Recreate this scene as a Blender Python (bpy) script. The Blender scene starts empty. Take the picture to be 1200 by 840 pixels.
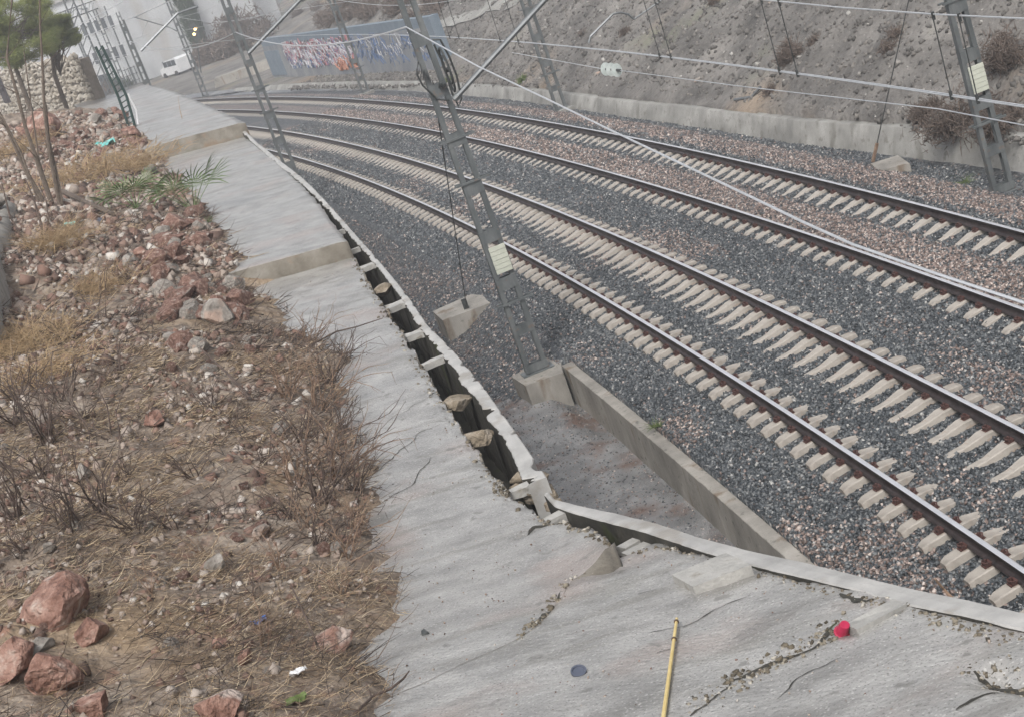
import bpy, math, random
import numpy as np
from mathutils import Vector, Matrix

# ------------------------------------------------------------------ camera
PI = math.pi
FPX, PITCH, ROLL, HCAM = 1875.51, 0.28930, 0.34490, 9.2071      # metres above the near rail
CX, CY, RAD = -411.351, -34.1706, 419.0283                      # the curve both tracks follow
S = bpy.context.scene
COL = S.collection
_F = np.array([0, math.cos(PITCH), -math.sin(PITCH)]); _D = np.array([0, -math.sin(PITCH), -math.cos(PITCH)]); _X = np.array([1., 0, 0])
RIGHT = math.cos(ROLL)*_X + math.sin(ROLL)*_D
DOWN = -math.sin(ROLL)*_X + math.cos(ROLL)*_D
cam_d = bpy.data.cameras.new('camera'); cam = bpy.data.objects.new('camera', cam_d); COL.objects.link(cam)
cam_d.sensor_width = 36; cam_d.lens = FPX/1200*36; cam_d.clip_start = .1; cam_d.clip_end = 4000
M = Matrix.Identity(4)
for i in range(3):
    M[i][0] = RIGHT[i]; M[i][1] = -DOWN[i]; M[i][2] = -_F[i]
M.translation = Vector((0, 0, HCAM)); cam.matrix_world = M
S.camera = cam

# ------------------------------------------------------------------ light
SUN_EL, SUN_AZ = math.radians(52), math.radians(200)            # azimuth clockwise from +Y (north)
w = bpy.data.worlds.new('World'); S.world = w; w.use_nodes = True
nt = w.node_tree; nt.nodes.clear()
sky = nt.nodes.new('ShaderNodeTexSky'); sky.sky_type = 'NISHITA'; sky.sun_disc = False
sky.sun_elevation = SUN_EL; sky.sun_rotation = SUN_AZ; sky.air_density = 1.0; sky.dust_density = 6.0; sky.ozone_density = 1.0
hs = nt.nodes.new('ShaderNodeHueSaturation'); hs.inputs['Saturation'].default_value = .36
bg = nt.nodes.new('ShaderNodeBackground'); bg.inputs['Strength'].default_value = .1
wo = nt.nodes.new('ShaderNodeOutputWorld')
nt.links.new(sky.outputs[0], hs.inputs['Color']); nt.links.new(hs.outputs[0], bg.inputs[0]); nt.links.new(bg.outputs[0], wo.inputs[0])
sd = bpy.data.lights.new('sun', 'SUN'); sd.energy = 1.5; sd.angle = math.radians(12); sd.color = (1, .985, .965)
so = bpy.data.objects.new('sun', sd); COL.objects.link(so)
dirv = Vector((math.sin(SUN_AZ)*math.cos(SUN_EL), math.cos(SUN_AZ)*math.cos(SUN_EL), math.sin(SUN_EL)))
so.rotation_euler = dirv.to_track_quat('Z', 'Y').to_euler()
S.view_settings.view_transform = 'Standard'; S.view_settings.look = 'None'
S.view_settings.exposure = 0.86; S.view_settings.gamma = 1.0
S.cycles.volume_bounces = 1; S.cycles.max_bounces = 5; S.cycles.volume_step_rate = 1.0

# ------------------------------------------------------------------ coordinates along the line
A0 = math.atan2(-CY, -CX)
def W(r, a, z=0.):                                              # r metres outward of the near rail, a metres along
    t = A0 + np.asarray(a, float)/RAD; R = RAD + np.asarray(r, float)
    x = CX + R*np.cos(t); y = CY + R*np.sin(t)
    return np.stack(np.broadcast_arrays(x, y, np.asarray(z, float)), -1)
def RA(x, y):
    dx = np.asarray(x)-CX; dy = np.asarray(y)-CY
    return np.hypot(dx, dy)-RAD, (np.arctan2(dy, dx)-A0)*RAD
def ray(u, v):
    return (u-600)/FPX*RIGHT + (v-420)/FPX*DOWN + _F
def G(u, v, z):
    d = ray(u, v); t = (z-HCAM)/d[2]; return np.array([d[0]*t, d[1]*t, z])
def H(u, v, zf, hi=200.):                                       # first hit with the surface z = zf(r, a)
    d = ray(u, v); t = np.concatenate([np.arange(3, 40, .05), np.arange(40, hi, .3)])
    p = d[None]*t[:, None]; p[:, 2] += HCAM
    r, a = RA(p[:, 0], p[:, 1]); below = p[:, 2] < zf(r, a)
    i = int(np.argmax(below)) if below.any() else len(t)-1
    return p[i]
def proj(p):
    q = np.asarray(p, float)-np.array([0, 0, HCAM]); wd = q@_F
    return 600+FPX*(q@RIGHT)/wd, 420+FPX*(q@DOWN)/wd, wd
def inview(p, m=60):
    u, v, wd = proj(p); return (wd > .5) & (u > -m) & (u < 1200+m) & (v > -m) & (v < 840+m)
def at_a(u, v, a0):                                             # point on the pixel's ray at distance a0 along the line
    d = ray(u, v); lo, hi = 1., 400.
    for _ in range(60):
        t = (lo+hi)/2
        if RA(d[0]*t, d[1]*t)[1] < a0: lo = t
        else: hi = t
    return np.array([d[0]*t, d[1]*t, HCAM+d[2]*t])
def interp(x, pts):
    pts = sorted(pts); return np.interp(x, [p[0] for p in pts], [p[1] for p in pts])
def sstep(x, a, b):
    t = np.clip((x-a)/(b-a), 0, 1); return t*t*(3-2*t)

# ------------------------------------------------------------------ noise
_rs = np.random.RandomState(7); _T = _rs.rand(256, 256)
def vn(x, y):
    xi = np.floor(x).astype(int); yi = np.floor(y).astype(int); fx = x-xi; fy = y-yi
    fx = fx*fx*(3-2*fx); fy = fy*fy*(3-2*fy); g = lambda i, j: _T[(xi+i) & 255, (yi+j) & 255]
    return (g(0, 0)*(1-fx)+g(1, 0)*fx)*(1-fy)+(g(0, 1)*(1-fx)+g(1, 1)*fx)*fy
def fbm(x, y, o=4, s=0.):
    x = np.asarray(x, float)+s*17.3; y = np.asarray(y, float)+s*9.1; v = 0; k = 1; n = 0
    for _ in range(o):
        v = v+vn(x, y)*k; n += k; k *= .5; x = x*2.03+3.7; y = y*2.03+1.9
    return v/n-.5

# ------------------------------------------------------------------ mesh helpers
def link(o, parent=None):
    COL.objects.link(o)
    if parent is not None: o.parent = parent
    return o
def tag(o, label=None, cat=None, group=None, kind=None):
    if label: o['label'] = label
    if cat: o['category'] = cat
    if group: o['group'] = group
    if kind: o['kind'] = kind
    return o
def thing(name, label, cat, loc=(0, 0, 0), rz=0., group=None):
    o = bpy.data.objects.new(name, None); o.location = [float(c) for c in loc]; o.rotation_euler = (0, 0, rz); o.empty_display_size = .1
    link(o); return tag(o, label, cat, group)
def obj(name, vs, fs, m, parent=None, smooth=False, uv=None, attrs=None, mi=None):
    me = bpy.data.meshes.new(name); vs = np.asarray(vs, float)
    if isinstance(fs, np.ndarray):
        n, k = fs.shape
        me.vertices.add(len(vs)); me.vertices.foreach_set('co', vs.astype(np.float32).ravel())
        me.loops.add(n*k); me.loops.foreach_set('vertex_index', fs.astype(np.int32).ravel())
        me.polygons.add(n); me.polygons.foreach_set('loop_start', np.arange(n, dtype=np.int32)*k)
        me.update(calc_edges=True)
    else:
        me.from_pydata([tuple(v) for v in vs], [], [tuple(f) for f in fs]); me.update()
    for mm in (m if isinstance(m, (list, tuple)) else [m]): me.materials.append(mm)
    if mi is not None: me.polygons.foreach_set('material_index', np.asarray(mi, np.int32))
    if smooth: me.polygons.foreach_set('use_smooth', [True]*len(me.polygons))
    if uv is not None:
        l = me.uv_layers.new(name='UVMap'); vi = np.zeros(len(me.loops), np.int32); me.loops.foreach_get('vertex_index', vi)
        l.data.foreach_set('uv', np.asarray(uv, np.float32)[vi].ravel())
    for k, v in (attrs or {}).items():
        at = me.attributes.new(k, 'FLOAT', 'POINT'); at.data.foreach_set('value', np.asarray(v, np.float32))
    me.validate()
    return link(bpy.data.objects.new(name, me), parent)
class MB:
    def __init__(s): s.v = []; s.f = []; s.m = []; s.cur = 0
    def add(s, vs, fs):
        b = len(s.v); s.v += [tuple(map(float, v)) for v in vs]; s.f += [tuple(i+b for i in f) for f in fs]; s.m += [s.cur]*len(fs)
    def hull8(s, p): s.add(p, [(0, 3, 2, 1), (4, 5, 6, 7), (0, 1, 5, 4), (1, 2, 6, 5), (2, 3, 7, 6), (3, 0, 4, 7)])
    def box(s, c, d, ax=None, taper=1.):
        c = np.array(c, float); ax = np.eye(3) if ax is None else np.array(ax, float); P = []
        for k, t in ((-1, 1.), (1, taper)):
            for i, j in ((-1, -1), (1, -1), (1, 1), (-1, 1)):
                P.append(c+ax[0]*i*d[0]/2*t+ax[1]*j*d[1]/2*t+ax[2]*k*d[2]/2)
        s.hull8(P)
    def tube(s, pts, r, n=6):
        pts = [np.array(p, float) for p in pts]; rs = r if hasattr(r, '__len__') else [r]*len(pts); R = []
        for i, p in enumerate(pts):
            t = pts[min(i+1, len(pts)-1)]-pts[max(i-1, 0)]; t = t/(np.linalg.norm(t)+1e-9)
            u = np.cross(t, [0, 0, 1.] if abs(t[2]) < .9 else [1., 0, 0]); u /= np.linalg.norm(u); q = np.cross(t, u)
            R += [p+rs[i]*(math.cos(k*2*PI/n)*u+math.sin(k*2*PI/n)*q) for k in range(n)]
        F = [(i*n+k, i*n+(k+1) % n, (i+1)*n+(k+1) % n, (i+1)*n+k) for i in range(len(pts)-1) for k in range(n)]
        F += [tuple(range(n))[::-1], tuple((len(pts)-1)*n+k for k in range(n))]; s.add(R, F)
    def lathe(s, c, prof, ax=(0, 0, 1), n=16):
        ax = np.array(ax, float); ax /= np.linalg.norm(ax); u = np.cross(ax, [0, 0, 1.] if abs(ax[2]) < .9 else [1., 0, 0]); u /= np.linalg.norm(u); q = np.cross(ax, u); R = []
        for rr, h in prof: R += [np.array(c)+ax*h+rr*(math.cos(k*2*PI/n)*u+math.sin(k*2*PI/n)*q) for k in range(n)]
        F = [(i*n+k, i*n+(k+1) % n, (i+1)*n+(k+1) % n, (i+1)*n+k) for i in range(len(prof)-1) for k in range(n)]
        F += [tuple(range(n))[::-1], tuple((len(prof)-1)*n+k for k in range(n))]; s.add(R, F)
    def prism(s, poly, h):                                     # poly: top outline, goes h down
        n = len(poly); s.add([tuple(p) for p in poly]+[(p[0], p[1], p[2]-h) for p in poly], [tuple(range(n)), tuple(range(2*n-1, n-1, -1))]+[(i, i+n, (i+1) % n+n, (i+1) % n) for i in range(n)])
    def build(s, name, m, parent=None, smooth=False): return obj(name, s.v, s.f, m, parent, smooth, mi=s.m)
def grid(P, uvs=None):                                         # P (n, m, 3) -> verts, quads
    n, m = P.shape[:2]; i = np.arange((n-1))[:, None]*m+np.arange(m-1)[None]
    return P.reshape(-1, 3), np.stack([i, i+1, i+m+1, i+m], -1).reshape(-1, 4)

# ------------------------------------------------------------------ materials
def mat(name, cols, scale=6., rough=.8, bump=.3, bscale=None, metal=0., coord='Object', stretch=(1, 1, 1), spots=None, detail=8., rvar=0., pos=None, spec=.5, bdist=.02, coat=0.):
    m = bpy.data.materials.new(name); m.use_nodes = True; t = m.node_tree; N = t.nodes; L = t.links; b = N['Principled BSDF']
    tc = N.new('ShaderNodeTexCoord'); mp = N.new('ShaderNodeMapping'); mp.inputs['Scale'].default_value = stretch
    L.new(tc.outputs[coord], mp.inputs['Vector'])
    n = N.new('ShaderNodeTexNoise'); n.inputs['Scale'].default_value = scale; n.inputs['Detail'].default_value = detail; n.inputs['Roughness'].default_value = .62
    L.new(mp.outputs[0], n.inputs['Vector'])
    r = N.new('ShaderNodeValToRGB'); e = r.color_ramp.elements; pos = pos or [.3+.4*i/(len(cols)-1) for i in range(len(cols))]
    while len(e) < len(cols): e.new(.5)
    for i, c in enumerate(cols): e[i].position = pos[i]; e[i].color = (*c, 1)
    L.new(n.outputs['Fac'], r.inputs[0]); out = r.outputs[0]
    def over(out, sc, thr, soft, col, vor=False, strc=None, invert=False, amt=1.):
        q = N.new('ShaderNodeTexVoronoi' if vor else 'ShaderNodeTexNoise'); q.inputs['Scale'].default_value = sc
        if not vor: q.inputs['Detail'].default_value = 6
        if strc:
            m2 = N.new('ShaderNodeMapping'); m2.inputs['Scale'].default_value = strc; L.new(tc.outputs[coord], m2.inputs[0]); L.new(m2.outputs[0], q.inputs['Vector'])
        else: L.new(tc.outputs[coord], q.inputs['Vector'])
        mr = N.new('ShaderNodeMapRange'); mr.inputs['From Min'].default_value = thr; mr.inputs['From Max'].default_value = thr+soft
        mr.inputs['To Min'].default_value = 0 if not invert else amt; mr.inputs['To Max'].default_value = amt if not invert else 0
        L.new(q.outputs['Distance' if vor else 'Fac'], mr.inputs[0])
        mx = N.new('ShaderNodeMix'); mx.data_type = 'RGBA'; L.new(mr.outputs[0], mx.inputs['Factor']); L.new(out, mx.inputs['A']); mx.inputs['B'].default_value = (*col, 1)
        return mx.outputs['Result']
    for sp in (spots or []): out = over(out, *sp)
    L.new(out, b.inputs['Base Color'])
    b.inputs['Metallic'].default_value = metal; b.inputs['Specular IOR Level'].default_value = spec
    if rvar:
        q = N.new('ShaderNodeTexNoise'); q.inputs['Scale'].default_value = scale*.35; q.inputs['Detail'].default_value = 3; L.new(tc.outputs[coord], q.inputs['Vector'])
        mr = N.new('ShaderNodeMapRange'); mr.inputs['From Min'].default_value = .35; mr.inputs['From Max'].default_value = .65
        mr.inputs['To Min'].default_value = max(.05, rough-rvar); mr.inputs['To Max'].default_value = min(1, rough+rvar); L.new(q.outputs['Fac'], mr.inputs[0]); L.new(mr.outputs[0], b.inputs['Roughness'])
    else: b.inputs['Roughness'].default_value = rough
    if bump:
        q = N.new('ShaderNodeTexNoise'); q.inputs['Scale'].default_value = bscale or scale*4; q.inputs['Detail'].default_value = 8; L.new(mp.outputs[0], q.inputs['Vector'])
        bp = N.new('ShaderNodeBump'); bp.inputs['Strength'].default_value = bump; bp.inputs['Distance'].default_value = bdist
        L.new(q.outputs['Fac'], bp.inputs['Height']); L.new(bp.outputs[0], b.inputs['Normal'])
    b.inputs['Coat Weight'].default_value = coat; b.inputs['Coat Roughness'].default_value = .22
    return m
def stone_mat(name, ramp, rough=.55, red=None, vor=None):
    """colour per stone from the attribute 'tone', optional second ramp where attribute 'red' is high; vor = cell size of small stones"""
    m = bpy.data.materials.new(name); m.use_nodes = True; t = m.node_tree; N = t.nodes; L = t.links; b = N['Principled BSDF']
    tc = N.new('ShaderNodeTexCoord')
    if vor:
        v = N.new('ShaderNodeTexVoronoi'); v.inputs['Scale'].default_value = vor; L.new(tc.outputs['Object'], v.inputs['Vector'])
        sp = N.new('ShaderNodeSeparateColor'); L.new(v.outputs['Color'], sp.inputs[0]); tone = sp.outputs[0]; rr = sp.outputs[1]
        bp = N.new('ShaderNodeBump'); bp.inputs['Strength'].default_value = .9; bp.inputs['Distance'].default_value = .6/vor; bp.invert = True
        L.new(v.outputs['Distance'], bp.inputs['Height']); L.new(bp.outputs[0], b.inputs['Normal'])
    else:
        at = N.new('ShaderNodeAttribute'); at.attribute_name = 'tone'; tone = at.outputs['Fac']; a3 = N.new('ShaderNodeAttribute'); a3.attribute_name = 'rnd'; rr = a3.outputs['Fac']
    def rmp(cs):
        r = N.new('ShaderNodeValToRGB'); e = r.color_ramp.elements
        while len(e) < len(cs): e.new(.5)
        for i, (p, c) in enumerate(cs): e[i].position = p; e[i].color = (*c, 1)
        L.new(tone, r.inputs[0]); return r.outputs[0]
    out = rmp(ramp)
    if red:
        a2 = N.new('ShaderNodeAttribute'); a2.attribute_name = 'red'
        lt = N.new('ShaderNodeMath'); lt.operation = 'LESS_THAN'; L.new(rr, lt.inputs[0]); L.new(a2.outputs['Fac'], lt.inputs[1])
        mx = N.new('ShaderNodeMix'); mx.data_type = 'RGBA'; L.new(lt.outputs[0], mx.inputs['Factor']); L.new(out, mx.inputs['A']); L.new(rmp(red), mx.inputs['B']); out = mx.outputs['Result']
    if vor:
        mr = N.new('ShaderNodeMapRange'); mr.inputs['From Min'].default_value = .35; mr.inputs['From Max'].default_value = .75; mr.inputs['To Min'].default_value = 1; mr.inputs['To Max'].default_value = .55
        L.new(v.outputs['Distance'], mr.inputs[0]); m3 = N.new('ShaderNodeMix'); m3.data_type = 'RGBA'; m3.blend_type = 'MULTIPLY'; m3.inputs['Factor'].default_value = 1
        L.new(out, m3.inputs['A']); L.new(mr.outputs[0], m3.inputs['B']); out = m3.outputs['Result']
    n = N.new('ShaderNodeTexNoise'); n.inputs['Scale'].default_value = 60; L.new(tc.outputs['Object'], n.inputs['Vector'])
    mr = N.new('ShaderNodeMapRange'); mr.inputs['To Min'].default_value = .7; mr.inputs['To Max'].default_value = 1.3; L.new(n.outputs['Fac'], mr.inputs[0])
    m4 = N.new('ShaderNodeMix'); m4.data_type = 'RGBA'; m4.blend_type = 'MULTIPLY'; m4.inputs['Factor'].default_value = 1; L.new(out, m4.inputs['A']); L.new(mr.outputs[0], m4.inputs['B'])
    L.new(m4.outputs['Result'], b.inputs['Base Color']); b.inputs['Roughness'].default_value = rough
    return m
GREY = [(0, (.014, .017, .02)), (.45, (.045, .053, .06)), (.75, (.09, .098, .104)), (.95, (.17, .175, .175)), (1, (.36, .355, .34))]
REDS = [(0, (.06, .045, .038)), (.4, (.15, .11, .095)), (.75, (.27, .21, .185)), (1, (.46, .4, .36))]
m_ballast = stone_mat('ballast_stone', GREY, .45, REDS)
m_bed = stone_mat('ballast_bed', GREY, .5, REDS, vor=19.)
m_path = mat('wet_grit', [(.1, .1, .1), (.17, .17, .17), (.25, .248, .245)], 1.6, .34, .8, 40, spots=[(26, .0, .22, (.3, .29, .28), True, None, True, .55), (1.1, .52, .12, (.12, .08, .065))], rvar=.25, bdist=.03)
m_conc = mat('slab_concrete', [(.185, .181, .172), (.27, .264, .252), (.36, .352, .336)], 2.6, .4, .8, 24, coord='UV', stretch=(.8, 1., 1), rvar=.12, bdist=.016, coat=.45,
    spots=[(.8, .54, .12, (.29, .232, .205), False, None, False, .6), (1.6, .56, .12, (.12, .115, .105), False, (.7, 1.2, 1), False, .6), (1.1, .57, .08, (.15, .142, .12), False, (.6, 3.2, 1), False, .5), (34, .0, .3, (.52, .51, .49), True, None, True, .9), (60, .58, .06, (.08, .076, .07), False, None, False, .8), (6, .62, .06, (.1, .095, .082), False, None, False, .6)])
m_coping = mat('coping_concrete', [(.25, .246, .235), (.34, .334, .32), (.43, .42, .4)], 3., .5, .35, 40, rvar=.1, bdist=.01, coat=.3, spots=[(2.4, .58, .1, (.22, .2, .17), False, None, False, .7)])
m_wall = mat('stained_concrete', [(.15, .14, .125), (.24, .225, .2), (.33, .31, .28)], 1.5, .7, .5, 22, stretch=(1, 1, .5), spots=[(3., .58, .1, (.13, .09, .055), False, (1, 1, .3), False, .8), (7, .62, .08, (.06, .06, .05), False, None, False, .7)])
m_broken = mat('broken_concrete', [(.1, .08, .055), (.2, .165, .12), (.34, .3, .25)], 6., .9, 1., 25, bdist=.05)
m_gutter = mat('pale_gutter_concrete', [(.14, .137, .127), (.22, .216, .2), (.32, .314, .295)], 1.1, .6, .3, 14, spots=[(1.5, .56, .1, (.12, .115, .1), False, (1, 1, .25), False, .75), (5, .6, .08, (.1, .09, .075), False, None, False, .6)])
m_hole = mat('painted_shade_mortar', [(.014, .013, .01), (.03, .028, .022), (.055, .05, .04)], 3., .8, .5, spots=[(2., .6, .1, (.035, .042, .014))])  # near-black paints the shade inside voids and cracks; green spots are moss
m_dirt = mat('bank_soil', [(.06, .045, .034), (.13, .1, .077), (.22, .178, .14), (.32, .275, .225)], 2.6, .9, 1., 9., bdist=.08,
    spots=[(.35, .54, .1, (.24, .165, .09), False, None, False, .6), (3.2, .6, .1, (.2, .105, .075), False, None, False, .8), (14, .0, .25, (.4, .36, .32), True, None, True, .6), (5, .6, .1, (.05, .04, .035), False, None, False, .7)])
m_hill = mat('hill_rubble', [(.05, .047, .043), (.098, .092, .085), (.15, .141, .13), (.21, .198, .182)], .5, .85, 1., 5., bdist=.12,
    spots=[(.12, .55, .12, (.26, .19, .125), False, None, False, .6), (6, .0, .2, (.36, .34, .32), True, None, True, .5), (3.5, .62, .06, (.05, .045, .04), False, None, False, .6), (.25, .6, .08, (.09, .1, .05), False, None, False, .5)])
m_rail = mat('rail_web_rust', [(.012, .008, .008), (.03, .021, .02), (.055, .04, .038)], 8., .45, .15, metal=.2)
m_railtop = mat('rail_head_polished', [(.62, .62, .64), (.72, .72, .74)], 2., .3, .0, metal=.6)
m_sleeper = mat('sleeper_concrete', [(.17, .152, .132), (.29, .264, .232), (.4, .368, .33)], 2.5, .6, .25, 50, bdist=.006, spots=[(9, .6, .08, (.25, .19, .15), False, None, False, .6)])
m_clip = mat('rusty_fastening', [(.03, .014, .012), (.09, .035, .028)], 20., .7, .2)
m_steel = mat('galvanised_steel', [(.075, .085, .088), (.12, .132, .135), (.18, .19, .19)], 4., .5, .15, metal=.35, stretch=(1, 1, .3), spots=[(6, .64, .06, (.2, .13, .09), False, None, False, .5)])
m_tube = mat('aluminium_tube', [(.12, .13, .135), (.19, .2, .205)], 5., .4, .0, metal=.5)
m_wire = mat('copper_wire', [(.5, .52, .54), (.62, .63, .65)], 5., .3, .0, metal=.5)
m_dark = mat('dark_hose', [(.02, .022, .022), (.045, .05, .05)], 10., .5, .1)
m_glass = mat('insulator_glass', [(.4, .46, .44), (.6, .64, .62)], 10., .12, .0)
m_plate = mat('pale_board', [(.38, .4, .33), (.5, .51, .44)], 6., .6, .1)
m_rust = mat('rust_stain', [(.16, .07, .035), (.3, .16, .09)], 8., .85, .3)
m_rockred = mat('red_limestone', [(.05, .025, .02), (.16, .08, .057), (.26, .155, .12), (.4, .32, .27)], 6., .75, 1., 18, bdist=.06, spots=[(2.5, .6, .05, (.42, .37, .33), False, None, False, .7)])
m_rockgrey = mat('grey_limestone', [(.09, .078, .066), (.2, .18, .158), (.34, .32, .29)], 6., .75, .8, 14, bdist=.04, spots=[(3., .56, .1, (.28, .17, .12), False, None, False, .6)])
m_twig = mat('dead_twig', [(.028, .02, .017), (.075, .052, .042), (.13, .095, .075)], 12., .85, .2)
m_twig2 = mat('dry_brown_twig', [(.09, .055, .035), (.19, .125, .085), (.28, .2, .14)], 12., .85, .2)
m_straw = stone_mat('dry_straw', [(0, (.06, .04, .028)), (.35, (.16, .11, .07)), (.7, (.33, .24, .145)), (1, (.52, .43, .3))], .7)
m_bark = mat('grey_bark', [(.06, .045, .035), (.14, .11, .085)], 14., .85, .4)
m_frond = mat('palm_green', [(.06, .1, .03), (.12, .17, .06)], 8., .5, .1)
m_pine = mat('pine_needles', [(.1, .13, .03), (.17, .2, .05), (.25, .26, .08)], 2., .6, .0)
m_shrub = mat('hill_shrub', [(.085, .065, .052), (.155, .12, .1)], 6., .85, .0)
m_green = mat('weed_green', [(.06, .1, .02), (.13, .17, .05)], 9., .6, .0)
m_cyp = mat('cypress_green', [(.03, .05, .03), (.06, .085, .05)], 6., .7, .0)
m_render = mat('pale_render', [(.42, .43, .44), (.54, .55, .555)], .5, .8, .1, spots=[(.5, .56, .1, (.4, .38, .35), False, (1, 1, .2), False, .6)])
m_grey = mat('grey_render', [(.14, .14, .145), (.2, .2, .205)], .5, .8, .1)
m_roof = mat('roof_sheet', [(.2, .19, .18), (.28, .27, .26)], 1., .6, .1)
m_win = mat('window_glass', [(.03, .04, .05), (.06, .07, .08)], 2., .1, .0)
m_asph = mat('wet_asphalt', [(.1, .105, .115), (.15, .155, .165)], .5, .35, .2, 30, rvar=.15, spots=[(.15, .55, .1, (.2, .2, .2))])
m_blue = mat('blue_mural_paint', [(.11, .145, .18), (.165, .2, .235)], 1.5, .7, .1)
m_mural = mat('weathered_mural', [(.12, .135, .155), (.19, .2, .215), (.27, .27, .265)], .8, .75, .1, stretch=(1, 1, .5))
m_white = mat('white_paint', [(.5, .51, .52), (.6, .6, .6)], 3., .35, .0)
m_tyre = mat('tyre_rubber', [(.015, .015, .015), (.03, .03, .03)], 8., .8, .0)
m_cane = mat('bamboo_cane', [(.5, .37, .13), (.66, .53, .24)], 6., .4, .0)
m_node = mat('cane_node', [(.05, .03, .015), (.1, .06, .03)], 6., .6, .0)
m_cup = mat('red_plastic', [(.3, .012, .045), (.42, .03, .08)], 4., .3, .0)
m_lid = mat('slate_blue_plastic', [(.05, .06, .085), (.09, .1, .13)], 4., .35, .0)
m_bag = mat('teal_plastic', [(.05, .3, .28), (.2, .5, .47)], 12., .4, .2)
m_bluep = mat('blue_plastic', [(.03, .07, .25), (.08, .15, .35)], 6., .4, .0)
m_postg = mat('dark_green_paint', [(.012, .03, .028), (.03, .06, .055)], 6., .4, .0)
m_board = mat('dark_board', [(.04, .036, .04), (.07, .062, .066)], 3., .7, .1)
m_paintw = mat('white_spray_paint', [(.36, .36, .38), (.48, .48, .5)], 4., .6, .0)
m_paintr = mat('red_spray_paint', [(.26, .1, .11), (.34, .15, .16)], 4., .6, .0)
m_paintb = mat('blue_spray_paint', [(.06, .1, .2), (.1, .16, .28)], 4., .6, .0)
m_painto = mat('orange_spray_paint', [(.34, .14, .09), (.4, .2, .13)], 4., .6, .0)
def emit(name, c, s):
    m = bpy.data.materials.new(name); m.use_nodes = True; b = m.node_tree.nodes['Principled BSDF']
    b.inputs['Base Color'].default_value = (*c, 1); b.inputs['Emission Color'].default_value = (*c, 1); b.inputs['Emission Strength'].default_value = s; return m
m_lamp = emit('amber_lamp', (1, .6, .22), 5.)

# ------------------------------------------------------------------ surfaces
def zbed(r, a):                                                # ballast, path and far gutter floor
    z = interp(r, [(-6, -1.25), (-3.6, -1.15), (-2.4, -.95), (-1.45, -.42), (-.9, -.405), (-.43, -.355), (0, -.275), (.3, -.235), (.5, -.16), (.85, -.142), (1.05, -.165), (1.3, -.165), (1.735, -.1), (2.17, -.075), (2.6, -.085), (3.1, -.13),
        (3.67, -.175), (4.1, -.1), (4.4, .0), (4.97, .035), (5.3, .03), (5.84, .09), (6.1, .19), (6.7, .18), (7.4, -.15), (8.2, -.48), (9.2, -.6), (14, -.6), (400, -.6)])
    z = z+.026*sstep(a, 38, 50)
    wl = (a > 6) & (a < 31.2) & (r < -1.5)
    z = np.where(wl, -1.3+.32*sstep(a, 26.5, 31)*(1-sstep(r, -2.2, -1.7)), z)
    return z + fbm(r*1.3, a*1.3, 3)*np.where((r > -1.4) & (r < 7), .025, .05)
RB = [(-5, -8.), (4, -7.6), (7.0, -7.2), (8.6, -7.0), (9.6, -6.85), (11.3, -6.5), (14.6, -6.5), (18.4, -6.38), (20, -6.3), (23, -6.6), (26, -6.95), (32, -7.1), (40, -7.2), (50, -7.4), (64, -7.2), (84, -6.2), (100, -6)]
def rb(a): return interp(a, RB)
def rise(a): return .165*np.log1p(np.exp((13.2-a)*1.6))/1.6 + .12*np.clip(6-a, 0, 20)
def zs0(r, a): q = -4.9-np.asarray(r, float); return 4.0 + np.where(q > 0, .10, .015)*q + rise(a)
def zslab2(r, a): return zs0(r, a)+.3
def zslab1(r, a): return zs0(r, a)+.3+.42
def pan(a): return .3*sstep(a, 26.0, 26.6)+.42*sstep(a, 46, 50)
def zbank(r, a):
    e = rb(a)+fbm(np.asarray(a)*1.1, np.asarray(a)*0+3, 4)*.7+fbm(np.asarray(r)*3, np.asarray(a)*3, 3, 2)*.25
    d = e-r; base = zs0(e, a)+pan(a)
    z = base + np.where(d > 0, 2.3*(1-np.exp(-np.clip(d, 0, 60)*.19))+.06*np.clip(d*3, 0, 1), d*.5)
    z = z + np.clip(d*.8, 0, 1)*(fbm(r*.7, a*.7, 4, 1)*.55 + fbm(r*3.1, a*3.1, 3, 4)*.16)
    drop = sstep(a, 70, 84)
    return z*(1-drop) + (-.6)*drop
TOE = [(-10, 9.8), (20, 9.6), (33, 9.25), (41, 8.5), (55, 8.4), (83, 9.3), (125, 9.9)]
def zhill(r, a):
    b = interp(a, [(-20, 10.1), (20, 9.95), (33, 9.6), (41, 8.85), (55, 8.75), (82, 9.7), (86, 12.6), (122, 12.8), (135, 17), (170, 34), (230, 60), (400, 90)])
    t = np.clip(r-b, 0, None); k = interp(a, [(0, .62), (90, .55), (125, .42), (160, .2), (230, .1)])
    z = np.where(t < 40, t*k, 40*k+(t-40)*.25)
    base = interp(a, [(0, .2), (33, .12), (60, -.0), (82, -.18), (88, -.35), (400, -.5)])
    return base + z*(1+fbm(r*.05, a*.05, 3, 5)*.35) + np.clip(t*.6, 0, 1)*(fbm(r*.4, a*.4, 4, 6)*.9+fbm(r*1.7, a*1.7, 3, 8)*.28)
def redf(r, a):
    f = np.maximum(sstep(r, 4.1, 4.35)*(1-sstep(r, 5.0, 5.35)), sstep(r, 6.1, 6.5)*(1-sstep(r, 7.7, 8.2)))*.9
    f = f*.72+np.clip(fbm(r*.7, a*.35, 3, 3)*2.2-.2, 0, .4)*(r < 3)+.035
    return np.clip(f, 0, .95)

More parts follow.
